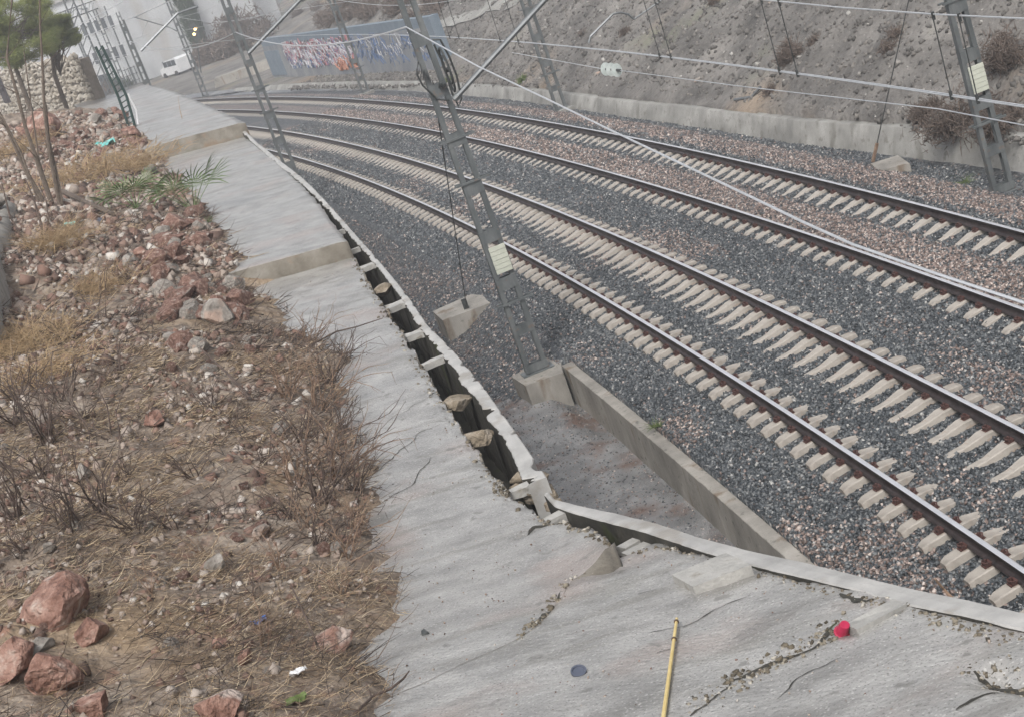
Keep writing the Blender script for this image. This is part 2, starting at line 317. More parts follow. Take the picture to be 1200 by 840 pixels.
# ground: one sheet to the horizon, low under everything
n = 90; xs = np.sign(np.linspace(-1, 1, n))*np.abs(np.linspace(-1, 1, n))**2.2*2500
P = np.stack(np.meshgrid(xs, xs+200, indexing='ij')+[np.full((n, n), -1.75)], -1) if False else np.stack([*np.meshgrid(xs, xs+200, indexing='ij'), np.full((n, n), -1.75)], -1)
v, f = grid(P); tag(obj('ground', v, f, m_hill), kind='structure')
# track bed
ra = np.concatenate([np.arange(-5, -2, .15), np.arange(-2, 9.3, .07), np.arange(9.3, 16, .4), np.linspace(16, 120, 26)])
aa = np.concatenate([np.arange(-14, 6, 1.), np.arange(6, 50, .1), np.arange(50, 110, .4), np.arange(110, 320, 2.)])
rr, ag = np.meshgrid(ra, aa, indexing='ij'); zz = zbed(rr, ag)
mi_r = (.5*(rr[1:, 1:]+rr[:-1, :-1])); mi_a = .5*(ag[1:, 1:]+ag[:-1, :-1])
mi = np.zeros(mi_r.shape, int); mi[(mi_r < -1.55) & (mi_a < 31.4)] = 1; mi[mi_r > 9.3] = 2
mi[(mi_r < -3.2+fbm(mi_a*.7, mi_a*.1, 3)*1.5) & (mi_a < 40)] = 1
v, f = grid(W(rr, ag, zz)); tag(obj('track_bed', v, f, [m_bed, m_path, m_asph], smooth=True, attrs={'red': redf(rr, ag).ravel()}, mi=mi.ravel()), kind='structure')
# hillside
rh = np.concatenate([np.arange(8.7, 30, .2), np.arange(30, 70, .8), np.linspace(70, 400, 50)]); ah = np.concatenate([np.arange(-14, 90, .3), np.arange(90, 200, .9), np.arange(200, 420, 5.)])
rr, ag = np.meshgrid(rh, ah, indexing='ij'); zz = zhill(rr, ag); zz = np.where((zz < zbed(rr, ag)+.02) | ((ag < 84) & (rr < interp(ag, TOE)+.42)) | ((ag >= 84) & (rr < 10.6)), -1.2, zz)
v, f = grid(W(rr, ag, zz)); tag(obj('hillside', v, f, m_hill, smooth=True), kind='structure')
# bank on the left
rl = np.concatenate([np.linspace(-160, -30, 40), np.arange(-30, -13, .25), np.arange(-13, -5.9, .055)]); al = np.concatenate([np.arange(-14, 5, .5), np.arange(5, 34, .07), np.arange(34, 90, .2), np.arange(90, 260, 3.)])
rr, ag = np.meshgrid(rl, al, indexing='ij'); zz = zbank(rr, ag)
v, f = grid(W(rr, ag, zz)); tag(obj('embankment', v, f, m_dirt, smooth=True), kind='structure')

# ------------------------------------------------------------------ concrete slabs
def ra_pts(pts, zf):
    out = []
    for u, v in pts:
        p = H(u, v, zf); r, a = RA(p[0], p[1]); out.append((float(a), float(r)))
    return out
EDGE3 = ra_pts([(408, 290), (435, 337), (473, 392), (517, 466), (560, 528), (588, 569), (602, 578), (640, 606), (655, 606), (690, 622), (722, 645), (740, 645), (780, 636), (822, 654), (900, 676), (1000, 703), (1060, 717), (1130, 736), (1200, 754)], zs0)
EDGE3 += [(3, -1.8), (-6, -1.0), (0, -1.4)]
EDGE2 = ra_pts([(283, 156), (305, 172), (330, 193), (352, 215), (378, 243), (390, 262), (407, 283)], zslab2)
EDGE1 = ra_pts([(274, 137), (262, 131), (245, 125), (220, 114), (190, 103), (158, 98)], zslab1)
def pline(pts, zf): return np.array([H(u, v, zf)[:2] for u, v in pts])
def dist_pl(x, y, pl):                                         # distance and side (left positive) to a polyline, parameter along it
    best = np.full(x.shape, 1e9); side = np.zeros(x.shape); par = np.zeros(x.shape); tot = len(pl)-1
    for i in range(tot):
        p, q = pl[i], pl[i+1]; d = q-p; L2 = d@d; t0 = ((x-p[0])*d[0]+(y-p[1])*d[1])/L2; t = np.clip(t0, 0, 1)
        ex = x-p[0]-t*d[0]; ey = y-p[1]-t*d[1]; e = np.hypot(ex, ey); cr = d[0]*(y-p[1])-d[1]*(x-p[0])
        m_ = e < best; best = np.where(m_, e, best); side = np.where(m_, np.sign(cr), side); par = np.where(m_, (i+t)/tot, par)
    return best, side, par
CR = [([(655, 603), (628, 618), (598, 634)], .03, .12), ([(985, 733), (960, 752), (925, 770), (890, 786), (858, 803)], .045, .05), ([(1060, 707), (1030, 718), (1000, 735), (985, 745)], .03, .1), ([(1150, 783), (1170, 792), (1200, 800), (1230, 808)], .05, .2), ([(980, 702), (1008, 706), (1030, 704)], .022, .06), ([(662, 692), (645, 712), (630, 735)], .025, .06)]
CRACKS = [(pline(p, zs0), wd, dp) for p, wd, dp in CR]
THIN = [([(512, 497), (485, 515), (460, 540), (436, 557), (420, 566)], .007), ([(510, 536), (490, 560), (465, 580), (448, 592)], .008), ([(790, 762), (735, 772), (690, 796), (640, 806), (600, 818)], .006), ([(742, 700), (700, 716), (660, 727), (612, 742)], .007), ([(1190, 806), (1160, 820), (1120, 842)], .012), ([(640, 640), (610, 665), (590, 690)], .006),
    ([(770, 690), (720, 705), (655, 735)], .005), ([(1200, 760), (1150, 775), (1110, 800), (1060, 822)], .008), ([(880, 700), (840, 715), (800, 735), (740, 752)], .006), ([(570, 430), (520, 450), (480, 480), (450, 492)], .005), ([(480, 400), (450, 420), (425, 445)], .006), ([(858, 803), (830, 820), (800, 842)], .011), ([(600, 760), (560, 785), (520, 812)], .006),
    ([(990, 770), (950, 790), (905, 822)], .005), ([(470, 460), (440, 490), (415, 500)], .005), ([(350, 232), (320, 240), (300, 252)], .008), ([(375, 262), (350, 258), (340, 266)], .02), ([(355, 234), (345, 232)], .03), ([(560, 600), (530, 628), (505, 650)], .005), ([(1120, 735), (1080, 752), (1050, 772)], .006)]
STEP = pline([(742, 640), (720, 652), (690, 680), (660, 705), (630, 735), (600, 757), (540, 800)], zs0)
LINE = sorted((r_, a_) for a_, r_ in ra_pts([(722, 650), (697, 667), (674, 680), (655, 702), (630, 735), (605, 752)], zs0))
LINE = [(LINE[0][0]-2.5, LINE[0][1]-1.0)]+LINE+[(LINE[-1][0]+1, LINE[-1][1]+1.2)]
def aline(r): return np.interp(r, [q[0] for q in LINE], [q[1] for q in LINE])+fbm(np.asarray(r)*6, np.asarray(r)*0, 3, 21)*.07
ANODE = next(a_ for a_ in np.arange(10, 16, .01) if a_ >= aline(interp(a_, EDGE3)))
SLABS = {}
def slab(name, label, edge, zf, a0, a1, da, dr, thick, near=False, seed=0, skew=0.):
    av = np.arange(a0, a1+da/2, da); nr = int(3.2/dr); s = np.linspace(0, 1, nr)
    re = interp(av, edge)+fbm(av*4, av*0+seed, 4)*.09
    lf = rb(av)-1.15
    A_, S_ = np.meshgrid(av, s, indexing='ij'); R_ = lf[:, None]+(re-lf)[:, None]*S_
    A2 = A_.copy(); tt = (A_-a0)/(a1-a0)
    if near == 'up': A2 = A_+(aline(R_)-a0)*(1-tt)**1.6
    if near == 'low': A2 = A_+(aline(R_)-a1-.012*sstep(R_, -5.6, -5))*tt
    z = zf(R_, A2)+fbm(R_*.8, A2*1., 4, seed)*.05+fbm(R_*7, A2*7.5, 4, seed+1)*.014
    if near:
        p = W(R_, A2)
        if near == 'up': z = z+.24*sstep(R_, -5.45, -4.6)*np.exp(-np.clip(A2-aline(R_), 0, 9)*.8)
        if near == 'low': z = z-.03*sstep(R_, -5.3, -4.7)*np.exp(-np.clip(aline(R_)-A2, 0, 9)*1.5)
        jag = 1+fbm(R_*4, A2*4, 2, 3)*1.; dark = np.zeros(z.shape)
        for pl, wd, dp in CRACKS:
            d, _, par = dist_pl(p[..., 0], p[..., 1], pl)
            g_ = np.exp(-(d/(wd*jag))**4)*(par > .01)*(par < .99); g_ = np.exp(-(d/(wd*1.8))**2)*np.clip(np.minimum(par, 1-par)*6, 0, 1); z = z-.4*dp*g_; pass
    e = np.clip((1-S_)*(re-lf)[:, None]/.10, 0, 1); z = z-.035*(1-e)*(1+2*fbm(R_*8, A2*8, 2, 9))      # crumbled edge
    top = W(R_, A2, z); n_, m_ = top.shape[:2]; v, f = grid(top)
    fm = np.zeros(len(f), int)
    if near: fm[(.25*(dark[1:, 1:]+dark[1:, :-1]+dark[:-1, 1:]+dark[:-1, :-1])).ravel() > .35] = 2
    uv = np.stack([R_, A2], -1).reshape(-1, 2)
    ring = [i*m_ for i in range(n_)][::-1]+list(range(m_))+[i*m_+m_-1 for i in range(1, n_)]+[(n_-1)*m_+j for j in range(m_-1, 0, -1)]
    ring = np.array(ring[n_-1:]+ring[:n_-1]); low = v[ring].copy(); low[:, 2] -= thick; low[:, :2] += (v[:, :2].mean(0)-low[:, :2])*.0
    b = len(v); k = len(ring); sk = np.array([(ring[i], ring[(i+1) % k], b+(i+1) % k, b+i) for i in range(k)])[:, ::-1]
    o = obj(name, np.vstack([v, low]), np.vstack([f[:, ::-1] if False else f, sk]), [m_conc, m_side, m_hole], None, False, uv=np.vstack([uv, uv[ring]]), mi=list(fm)+[1]*len(sk))
    if near == 'up' or name == 'x': SLABS['up'] = o
    if near == 'low': SLABS['low'] = o
    return tag(o, label, 'concrete slab')
m_side = mat('slab_side', [(.09, .078, .06), (.15, .135, .11), (.21, .195, .17)], 2.5, .85, .6, 25, spots=[(1.5, .56, .1, (.2, .13, .08), False, None, False, .7)])
slab('concrete_slab', 'long grey concrete slab between the raised riser and the broken step crack', EDGE3, zs0, ANODE, 27.2, .05, .035, .5, 'up', 1)
slab('concrete_slab', 'cracked foreground concrete slab with the bamboo cane and red cup on it', EDGE3, zs0, 2.5, ANODE, .035, .035, .5, 'low', 1)
slab('concrete_slab', 'raised middle concrete slab whose end face stands above the long cracked slab', EDGE2, zslab2, 26.4, 50.5, .11, .09, .45, False, 2)
slab('concrete_slab', 'farthest pale concrete slab highest of the three, tapering towards the town', EDGE1, zslab1, 47.6, 84, .2, .15, .55, False, 3)

def surf(o, x, y):
    h = o.ray_cast(Vector((x, y, 12)), Vector((0, 0, -1))); return h[1].z if h[0] else None
bpy.context.view_layer.update()
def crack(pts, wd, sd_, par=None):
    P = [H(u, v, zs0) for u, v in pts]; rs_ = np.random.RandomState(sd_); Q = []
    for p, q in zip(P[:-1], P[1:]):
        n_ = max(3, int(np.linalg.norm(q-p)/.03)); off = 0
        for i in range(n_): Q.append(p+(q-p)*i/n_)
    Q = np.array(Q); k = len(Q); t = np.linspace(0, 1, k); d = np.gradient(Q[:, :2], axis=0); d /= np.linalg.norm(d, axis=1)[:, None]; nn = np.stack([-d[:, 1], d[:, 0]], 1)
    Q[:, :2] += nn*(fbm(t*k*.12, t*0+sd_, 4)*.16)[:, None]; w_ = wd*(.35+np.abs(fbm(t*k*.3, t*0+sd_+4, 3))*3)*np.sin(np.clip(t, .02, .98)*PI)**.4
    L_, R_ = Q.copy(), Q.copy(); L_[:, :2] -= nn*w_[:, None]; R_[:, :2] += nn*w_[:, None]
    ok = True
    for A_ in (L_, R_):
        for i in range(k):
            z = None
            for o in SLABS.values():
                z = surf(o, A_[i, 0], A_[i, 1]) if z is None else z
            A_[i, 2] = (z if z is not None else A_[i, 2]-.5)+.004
    v, f = grid(np.stack([L_, R_], 1)); obj('crack', v, f, m_hole, SLABS['low'] if P[0][1] < 10.5 else SLABS['up'])  # flat dark ribbon paints the crack's shaded depth onto the slab
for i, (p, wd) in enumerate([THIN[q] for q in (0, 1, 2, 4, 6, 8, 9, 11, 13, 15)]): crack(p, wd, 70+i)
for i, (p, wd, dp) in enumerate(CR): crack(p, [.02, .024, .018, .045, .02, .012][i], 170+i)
def rubble(pts, n_, spread, smax, zf, seed, label, name='edge_rubble'):
    rs_ = np.random.RandomState(seed); P = []
    Q = [H(u, v, zf) for u, v in pts]
    for _ in range(n_):
        i = rs_.randint(len(Q)-1); t = rs_.rand(); p = Q[i]+(Q[i+1]-Q[i])*t+np.append(rs_.normal(0, spread, 2), 0); z = None
        for o in SLABS.values(): z = surf(o, p[0], p[1]) if z is None else z
        if z is None: continue
        p[2] = z+rs_.uniform(-.01, .004); P.append(p)
    P = np.array(P); RUB.append(P); RUS.append(rs_.uniform(.3, 1, len(P))**2.2*smax*.8)
RUB, RUS = [], []
rubble([(410, 293), (435, 340), (473, 394), (517, 468), (560, 531), (588, 571), (602, 580)], 700, .05, .035, zs0, 1, '')
rubble([(600, 580), (640, 608), (655, 608), (690, 626), (722, 648)], 260, .04, .03, zs0, 2, '')
rubble([(740, 646), (780, 636), (822, 653), (900, 675), (1000, 702), (1060, 715), (1130, 734), (1200, 752)], 500, .035, .022, zs0, 3, '')
rubble([(985, 733), (960, 752), (925, 770), (890, 786), (858, 803), (820, 828)], 420, .06, .022, zs0, 4, '')
rubble([(672, 678), (655, 700), (640, 718), (630, 735), (600, 757)], 160, .04, .03, zs0, 5, '')
rubble([(1060, 710), (1030, 720), (1000, 737)], 120, .04, .02, zs0, 6, ''); rubble([(1145, 780), (1170, 790), (1210, 800)], 130, .06, .02, zs0, 7, '')


# ------------------------------------------------------------------ retaining wall with its coping and the cable trough
zc = lambda r, a: 4.0+.3*sstep(a, 27, 36)+.35*sstep(a, 44, 52)+0*r
OZ = lambda r, a: 4.0+rise(a)+0*r
OUT = ra_pts([(291, 158), (330, 190), (378, 232), (405, 262), (432, 292), (460, 325), (480, 350), (500, 380), (530, 410), (560, 445), (600, 500), (641, 560)], zc)
OUTN = ra_pts([(650, 584), (720, 601), (770, 613), (822, 630), (880, 645), (940, 657), (1060, 688), (1140, 706), (1200, 718)], lambda r, a: zs0(r, a)*.0+4.0+rise(a)+0*r)
def ribbon(name, label, edge, wid, zf, a0, a1, depth, m, rag=.02, seed=0, broken=False, cat='wall', parent=None, inner=None):
    av = np.linspace(a0, a1, max(2, int(abs(a1-a0)/.04))); chip = lambda k: np.clip((fbm(av*5, av*0+seed+k, 2)-.17)*8, 0, 1)*.03*(1+2.5*(av < 19)*(av > 13.3))*(1+fbm(av*23, av*0+k, 2))
    ro = interp(av, edge)-(chip(1)*.5 if broken else 0)+fbm(av*9, av*0+seed, 2)*rag*.6
    rin = (interp(av, wid) if isinstance(wid, list) else interp(av, edge)-wid)+(chip(5) if broken else 0)+fbm(av*11, av*0+seed+7, 2)*rag*(3 if broken else 1)
    rin = np.minimum(rin, ro-.045)
    ch = .01; z = zf(ro, av)+fbm(av*.6, av*0+seed, 3)*.015
    rows = [W(rin, av, z-depth), W(rin, av, z-ch), W(rin+ch, av, z), W((rin+ro)/2, av, z+.004), W(ro-ch, av, z), W(ro, av, z-ch), W(ro, av, z-depth)]
    P = np.stack(rows, 1); v, f = grid(P); n_ = len(av); k = 7
    caps = [list(range(k)), [(n_-1)*k+i for i in range(k)][::-1]]
    fs = [tuple(q) for q in f[:, ::-1]]+[tuple(c) for c in caps]
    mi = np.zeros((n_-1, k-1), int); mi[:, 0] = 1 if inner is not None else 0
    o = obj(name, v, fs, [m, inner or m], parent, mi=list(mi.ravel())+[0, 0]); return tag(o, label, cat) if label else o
INN = ra_pts([(287, 159), (325, 193), (372, 234), (398, 262), (424, 292), (452, 325), (471, 350), (491, 383), (520, 417), (536, 436), (540, 448), (560, 470), (574, 495), (590, 512), (604, 540), (612, 566)], zc)
INNN = ra_pts([(650, 594), (675, 602), (755, 623), (822, 646), (900, 666), (1000, 690), (1060, 707), (1130, 723), (1200, 741)], OZ)
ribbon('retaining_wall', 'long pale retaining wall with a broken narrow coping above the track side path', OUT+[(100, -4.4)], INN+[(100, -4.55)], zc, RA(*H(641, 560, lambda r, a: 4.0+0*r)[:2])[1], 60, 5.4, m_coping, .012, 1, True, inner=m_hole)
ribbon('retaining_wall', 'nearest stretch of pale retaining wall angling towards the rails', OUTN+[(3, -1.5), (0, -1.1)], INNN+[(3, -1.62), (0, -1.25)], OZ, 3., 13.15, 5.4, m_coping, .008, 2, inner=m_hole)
# trough floor
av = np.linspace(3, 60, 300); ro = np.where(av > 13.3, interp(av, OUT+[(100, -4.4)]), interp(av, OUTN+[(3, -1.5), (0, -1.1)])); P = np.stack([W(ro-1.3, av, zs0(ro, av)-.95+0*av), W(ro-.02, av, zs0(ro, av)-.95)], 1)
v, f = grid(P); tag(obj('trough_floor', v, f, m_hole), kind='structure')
# ribs and leftover lids lying across the trough
zf4 = lambda r, a: 4.0+rise(a)
m_conc2 = mat('lid_concrete', [(.24, .236, .222), (.33, .322, .302), (.42, .41, .385)], 5., .5, .5, 30, spots=[(5, .58, .1, (.14, .12, .085), False, None, False, .7)])
RIBS = [([(399, 268), (410, 262), (416, 268), (404, 273)], 'narrow lid remnant beside the raised middle slab'), ([(410, 288), (424, 282), (430, 288), (412, 293)], 'pale rib at the foot of the raised slab end'),
    ([(420, 312), (436, 300), (446, 303), (440, 311), (424, 315)], 'flat lid remnant, second below the raised slab end'), ([(436, 336), (455, 328), (462, 332), (459, 337), (441, 340)], 'thin chipped lid remnant just above the mossy one'),
    ([(452, 358), (462, 346), (476, 344), (482, 351), (473, 358), (456, 363)], 'mossy chunk of lid with jagged ends'), ([(473, 388), (485, 380), (498, 381), (504, 386), (496, 390), (475, 393)], 'pale oval lid remnant next to the anchor block'),
    ([(500, 420), (518, 413), (521, 416), (502, 424)], 'slim white rib left of the mast foundation'), ([(519, 466), (531, 458), (540, 462), (552, 463), (546, 468), (524, 472)], 'crumbled lid with a brown broken edge'),
    ([(543, 505), (552, 499), (562, 502), (573, 504), (568, 512), (552, 516)], 'crumbled lid remnant, lowest on the straight trough'), ([(589, 570), (603, 563), (612, 566), (604, 577), (594, 577)], 'short lid stub beside the broken wall end'),
    ([(636, 607), (665, 592), (673, 595), (662, 601), (640, 611)], 'thin slanting rib at the bend of the trough'), ([(722, 640), (766, 616), (775, 618), (733, 642)], 'double rib just past the open mossy trough'), ([(728, 647), (772, 625), (780, 628), (738, 651)], 'lower of the two ribs past the open mossy trough')]
def rockmesh(mb_, c, s, rnd, flat=.7, sub=2):
    sub = min(sub+1, 4)
    import bmesh
    bm = bmesh.new(); bmesh.ops.create_icosphere(bm, subdivisions=sub, radius=1); V = np.array([v.co[:] for v in bm.verts]); F = [[v.index for v in f.verts] for f in bm.faces]; bm.free()
    V = V*(1+.3*fbm(V[:, 0]*1.6+9+V[:, 2]*1.1, V[:, 1]*1.6+V[:, 2]*1.9, 3, rnd.randint(50))[:, None])
    for _ in range(15):                                        # chop with random planes for flat faces
        nn = rnd.normal(size=3); nn /= np.linalg.norm(nn); d = rnd.uniform(.45, .85); k = V@nn; V = V-np.clip(k-d, 0, None)[:, None]*nn
    sd_ = rnd.randint(50); V = V*(1+.12*fbm(V[:, 0]*1.9+9+V[:, 2]*1.1, V[:, 1]*1.9+V[:, 2]*2.3, 4, sd_)[:, None]+.09*fbm(V[:, 0]*8+V[:, 2]*5, V[:, 1]*8-V[:, 2]*6, 3, sd_+3)[:, None])
    th = rnd.uniform(0, PI); R = np.array([[math.cos(th), -math.sin(th), 0], [math.sin(th), math.cos(th), 0], [0, 0, 1]])
    V = (V*np.array([s*rnd.uniform(.85, 1.25), s*rnd.uniform(.7, 1.), s*flat]))@R.T+np.array(c); mb_.add(V, F)
rng = np.random.RandomState(77)
for k_, (poly, lab) in enumerate(RIBS):
    cu = sum(q[0] for q in poly)/len(poly); cv = sum(q[1] for q in poly)/len(poly); c = G(cu, cv, 4.); a_ = float(RA(c[0], c[1])[1]); big = k_ in (2, 4, 5, 7, 8)
    hw = .05 if not big else .10
    if k_ in (10, 11, 12): q = [G(u, v, float(zf4(0, RA(*G(u, v, 4.)[:2])[1]))+.0) for u, v in poly]
    else:
        w0, w1, w2 = hw*rng.uniform(.7, 1.3, 3); re = float(interp(a_, EDGE3 if a_ < 27 else EDGE2)); ri = float(interp(a_, INN)); zt = float(zc(0, a_))-.012-rng.uniform(0, .015); e = rng.uniform(-.02, .02, 8)
        if a_ > 27: zt = float(zc(0, a_))-.03
        xs_ = np.linspace(re-.06, ri+.05, 5); q = [W(x, a_-w_+rng.normal(0, .012), zt) for x, w_ in zip(xs_, (w1*1.3, w0, w2*.9, w0, w1*1.4))]+[W(x, a_+w_+rng.normal(0, .012), zt) for x, w_ in zip(xs_[::-1], (w1*1.4, w2, w0*.9, w1, w1*1.3))]
    if k_ in (3, 7, 8):
        mb = MB(); cc_ = np.mean(np.array(q), 0)
        for e_ in range(1): rockmesh(mb, cc_-np.array([0, 0, .05]), .21, rng, .5)
        tag(mb.build('trough_lid', [m_broken]), 'broken concrete '+lab, 'concrete lid', 'broken lids across the cable trough'); continue
    mb = MB(); mb.prism(q, .08); tag(mb.build('trough_lid', [m_conc2]), 'broken concrete '+lab, 'concrete lid', 'broken lids across the cable trough')
def onslab(u, v, dz):
    z = 4.4
    for _ in range(6):
        p = G(u, v, z); zz = None
        for o in SLABS.values(): zz = surf(o, p[0], p[1]) if zz is None else zz
        if zz is not None: z = zz+dz
    return G(u, v, z)
mb = MB(); q = [H(u, v, lambda r, a: zs0(r, a)+.07) for u, v in [(787, 673), (812, 687), (880, 661), (850, 647)]]; mb.prism(q, .09); tag(mb.build('concrete_rib', [m_conc2]), 'flat grey concrete rib jutting from the coping over the cracked slab', 'concrete rib')
mb = MB(); q = [H(u, v, lambda r, a: zs0(r, a)+.04) for u, v in [(990, 731), (1004, 737), (1062, 707), (1046, 701)]]; mb.prism(q, .10); tag(mb.build('concrete_rib', [m_conc2]), 'rough sunken concrete rib beside the red plastic cup', 'concrete rib')
rnd = np.random.RandomState(11)
for u, v, s_ in [(612, 562, .13), (628, 566, .16), (640, 575, .12), (622, 580, .13), (648, 592, .09), (605, 572, .08)]:
    mb = MB(); rockmesh(mb, G(u, v, 3.85), s_, rnd, .9); tag(mb.build('rubble_chunk', m_broken), 'brown lump of crumbled wall core where the coping breaks off at the bend', 'rubble', 'crumbled core of the broken wall end')
for u, v, z, s_, lab in [(655, 690, 4.22, .07, 'small rubble chunk in the step crack of the near slab'), (665, 700, 4.2, .05, 'tiny rubble chunk lower in the step crack'), (1150, 770, 4.9, .03, 'white pebble near the black hole at the right edge')]:
    mb = MB(); rockmesh(mb, G(u, v, z), s_, rnd); tag(mb.build('rubble_chunk', m_rockgrey), lab, 'rubble')

# low wall holding the ballast, mast foundation, anchor blocks
zl = lambda r, a: -.5+0*a
ribbon('low_wall', 'low concrete kerb wall holding back the ballast from the mast foundation to the coping', [(0, -1.45), (40, -1.45)], .22, zl, 6., 30.9, .95, m_wall, .012, 4)
def ablock(name, label, poly, z, h, m=m_wall):
    mb = MB(); mb.prism([G(u, v, z) for u, v in poly], h); return tag(mb.build(name, m), label, 'concrete block')
ablock('foundation_block', 'stained concrete block under the foreground lattice mast', [(599, 441), (616, 452), (660, 436), (655, 417), (640, 419)], -.55, .9)
ablock('anchor_block', 'concrete anchor block with a rust stain beside the broken coping', [(507, 365), (519, 376), (583, 352), (572, 347), (552, 345)], -.45, .85)
ablock('anchor_block', 'partly buried concrete anchor block under the steel guy by the far gutter', [(1020, 192), (1030, 200), (1066, 192), (1052, 182)], -.25, .6)
mb = MB(); c = G(548, 400, -1.15); mb.lathe(c+np.array([0, 0, .0]), [(.3, 0), (.22, .03), (.02, .04)], n=12); tag(mb.build('rust_stain_mound', m_rust), 'orange rusty soil at the foot of the anchor block', 'soil')

pc = W(-3.0, 19.5, -1.287); rs_ = np.random.RandomState(8); ring = []
for k in range(40):
    th = k*2*PI/40; q = 1+.35*fbm(np.array(math.cos(th)*1.5), np.array(math.sin(th)*1.5), 3, 5)*2; e1_ = W(-2., 19.5)-W(-3., 19.5); e2_ = W(-3., 20.5)-W(-3., 19.5); ring.append(pc+e1_*math.cos(th)*.75*q+e2_*math.sin(th)*2.6*q)
m_pud = mat('puddle_water', [(.06, .06, .06), (.1, .1, .1)], 3., .16, .3, 12, bdist=.004)
tag(obj('puddle', [pc]+ring, [(0, i+1, (i+1) % 40+1) for i in range(40)], m_pud), kind='structure')
# far gutter wall
av = np.arange(-6, 126, .5); toe = interp(av, TOE); h = interp(av, [(0, .8), (33, .72), (60, .6), (90, .4), (125, .25)])
j = fbm(av*.35, av*0, 3)*.05; j2 = fbm(av*1.3, av*0+9, 3)*.05
P = np.stack([W(toe, av, -.75), W(toe+.03, av, -.62), W(toe+.28, av, -.62+h+j), W(toe+.31, av, -.6+h+j), W(toe+.5+j2*2, av, -.595+h+j), W(toe+.62+j2*3, av, -.8+h+j)], 1)
v, f = grid(P); tag(obj('gutter_wall', v, f[:, ::-1], m_gutter), 'long pale concrete gutter wall at the foot of the rubble hillside', 'wall')

# ------------------------------------------------------------------ rails and sleepers
TR = [(0., 0.), (1.735, .169), (4.101, .132), (5.836, .335)]
prof = [(-.036, -.003), (-.03, 0), (.03, 0), (.036, -.003), (.036, -.035), (.01, -.05), (.008, -.13), (.03, -.145), (.075, -.158), (.075, -.168), (-.075, -.168), (-.075, -.158), (-.03, -.145), (-.008, -.13), (-.01, -.05), (-.036, -.035)]
av = np.concatenate([np.arange(-12, 60, .5), np.arange(60, 260, 1.5)])
for i, (r0, z0) in enumerate(TR):
    P = np.stack([W(r0+x, av, z0+y) for x, y in prof], 1); P = np.concatenate([P, P[:, :1]], 1); v, f = grid(P)
    mi = np.zeros((len(av)-1, len(prof)), int); mi[:, 0:3] = 1
    lab = ['nearest steel rail, closest to the retaining wall', 'second steel rail, outer rail of the near track', 'third steel rail, inner rail of the far track', 'farthest steel rail, next to the pinkish ballast shoulder'][i]
    tag(obj('rail', v, f, [m_rail, m_railtop], mi=mi.ravel()), lab, 'rail', 'steel rails of the two tracks')
mb = MB()
st = [(-1.3, .075, .14, -.235), (-1.22, .095, .14, -.205), (-.87, .11, .15, -.175), (-.62, .105, .15, -.175), (-.35, .075, .12, -.225), (0, .07, .115, -.235), (.35, .075, .12, -.225), (.62, .105, .15, -.175), (.87, .11, .15, -.175), (1.22, .095, .14, -.205), (1.3, .075, .14, -.235)]
V = []
for x, tw, bw, zt in st: V += [(x, -bw, -.42), (x, -tw, zt-.012), (x, -tw+.015, zt), (x, tw-.015, zt), (x, tw, zt-.012), (x, bw, -.42)]
F = [(i*6+k, i*6+(k+1) % 6, i*6+6+(k+1) % 6, i*6+6+k) for i in range(len(st)-1) for k in range(6)]+[(5, 4, 3, 2, 1, 0), tuple(60+k for k in range(6))]
mb.add(V, F); sl0 = mb.build('railway_sleeper', m_sleeper)
mc = MB()
mc.box((0, 0, -.176), (.36, .11, .012))
for s_ in (-1, 1):
    mc.box((s_*.115, 0, -.158), (.09, .12, .035)); mc.tube([(s_*.09, -.045, -.145), (s_*.15, -.05, -.125), (s_*.17, 0, -.12), (s_*.15, .05, -.125), (s_*.09, .045, -.145)], .011, 5); mc.lathe((s_*.125, 0, -.14), [(.02, 0), (.02, .045), (.008, .05)], n=6)
cl0 = mc.build('fastening', m_clip, sl0); cl0.location = (-.8675, 0, 0)
first = True; stuffV = []; stuffF = []
sV = np.array(V); cnt = 0; rs = np.random.RandomState(3)
SL = []
for k in range(-4, 330):
    for tr in (0, 1): SL.append((k*.6+.28+tr*.2, tr))
SL.sort(); nb = 0
for a_, tr in SL:
    rm = TR[2*tr][0]+.8675; zm = (TR[2*tr][1]+TR[2*tr+1][1])/2; tilt = math.atan2(TR[2*tr+1][1]-TR[2*tr][1], 1.735)
    p = W(rm, a_, zm); ang = A0+a_/RAD+rs.uniform(-.006, .006)
    vis = inview(W(rm-.9, a_, 0)) or inview(W(rm+.9, a_, 0)) or inview(p)
    if not vis: continue
    cnt += 1
    if cnt <= 300:
        if first: o = sl0; first = False; c1 = cl0
        else:
            o = sl0.copy(); COL.objects.link(o); c1 = None
            if a_ < 42: c1 = cl0.copy(); COL.objects.link(c1); c1.parent = o
        if c1 is not None: c2 = cl0.copy(); COL.objects.link(c2); c2.parent = o; c2.location = (.8675, 0, 0)
        o.location = p; o.rotation_euler = (0, -tilt, ang)
        tag(o, 'pale concrete railway sleeper half buried in ballast under the %s track' % ('near' if tr == 0 else 'far'), 'railway sleeper', 'concrete sleepers of the %s track' % ('near' if tr == 0 else 'far'))
    elif a_ < 200:
        R = np.array(Matrix.Rotation(ang, 3, 'Z') @ Matrix.Rotation(-tilt, 3, 'Y')); stuffV.append(sV@R.T+p); stuffF += [tuple(i+nb for i in q) for q in F]; nb += len(sV)
if stuffV: tag(obj('distant_sleepers', np.vstack(stuffV), stuffF, m_sleeper), 'pale sleepers packed together along the far curve of the tracks', 'railway sleepers', kind='stuff')

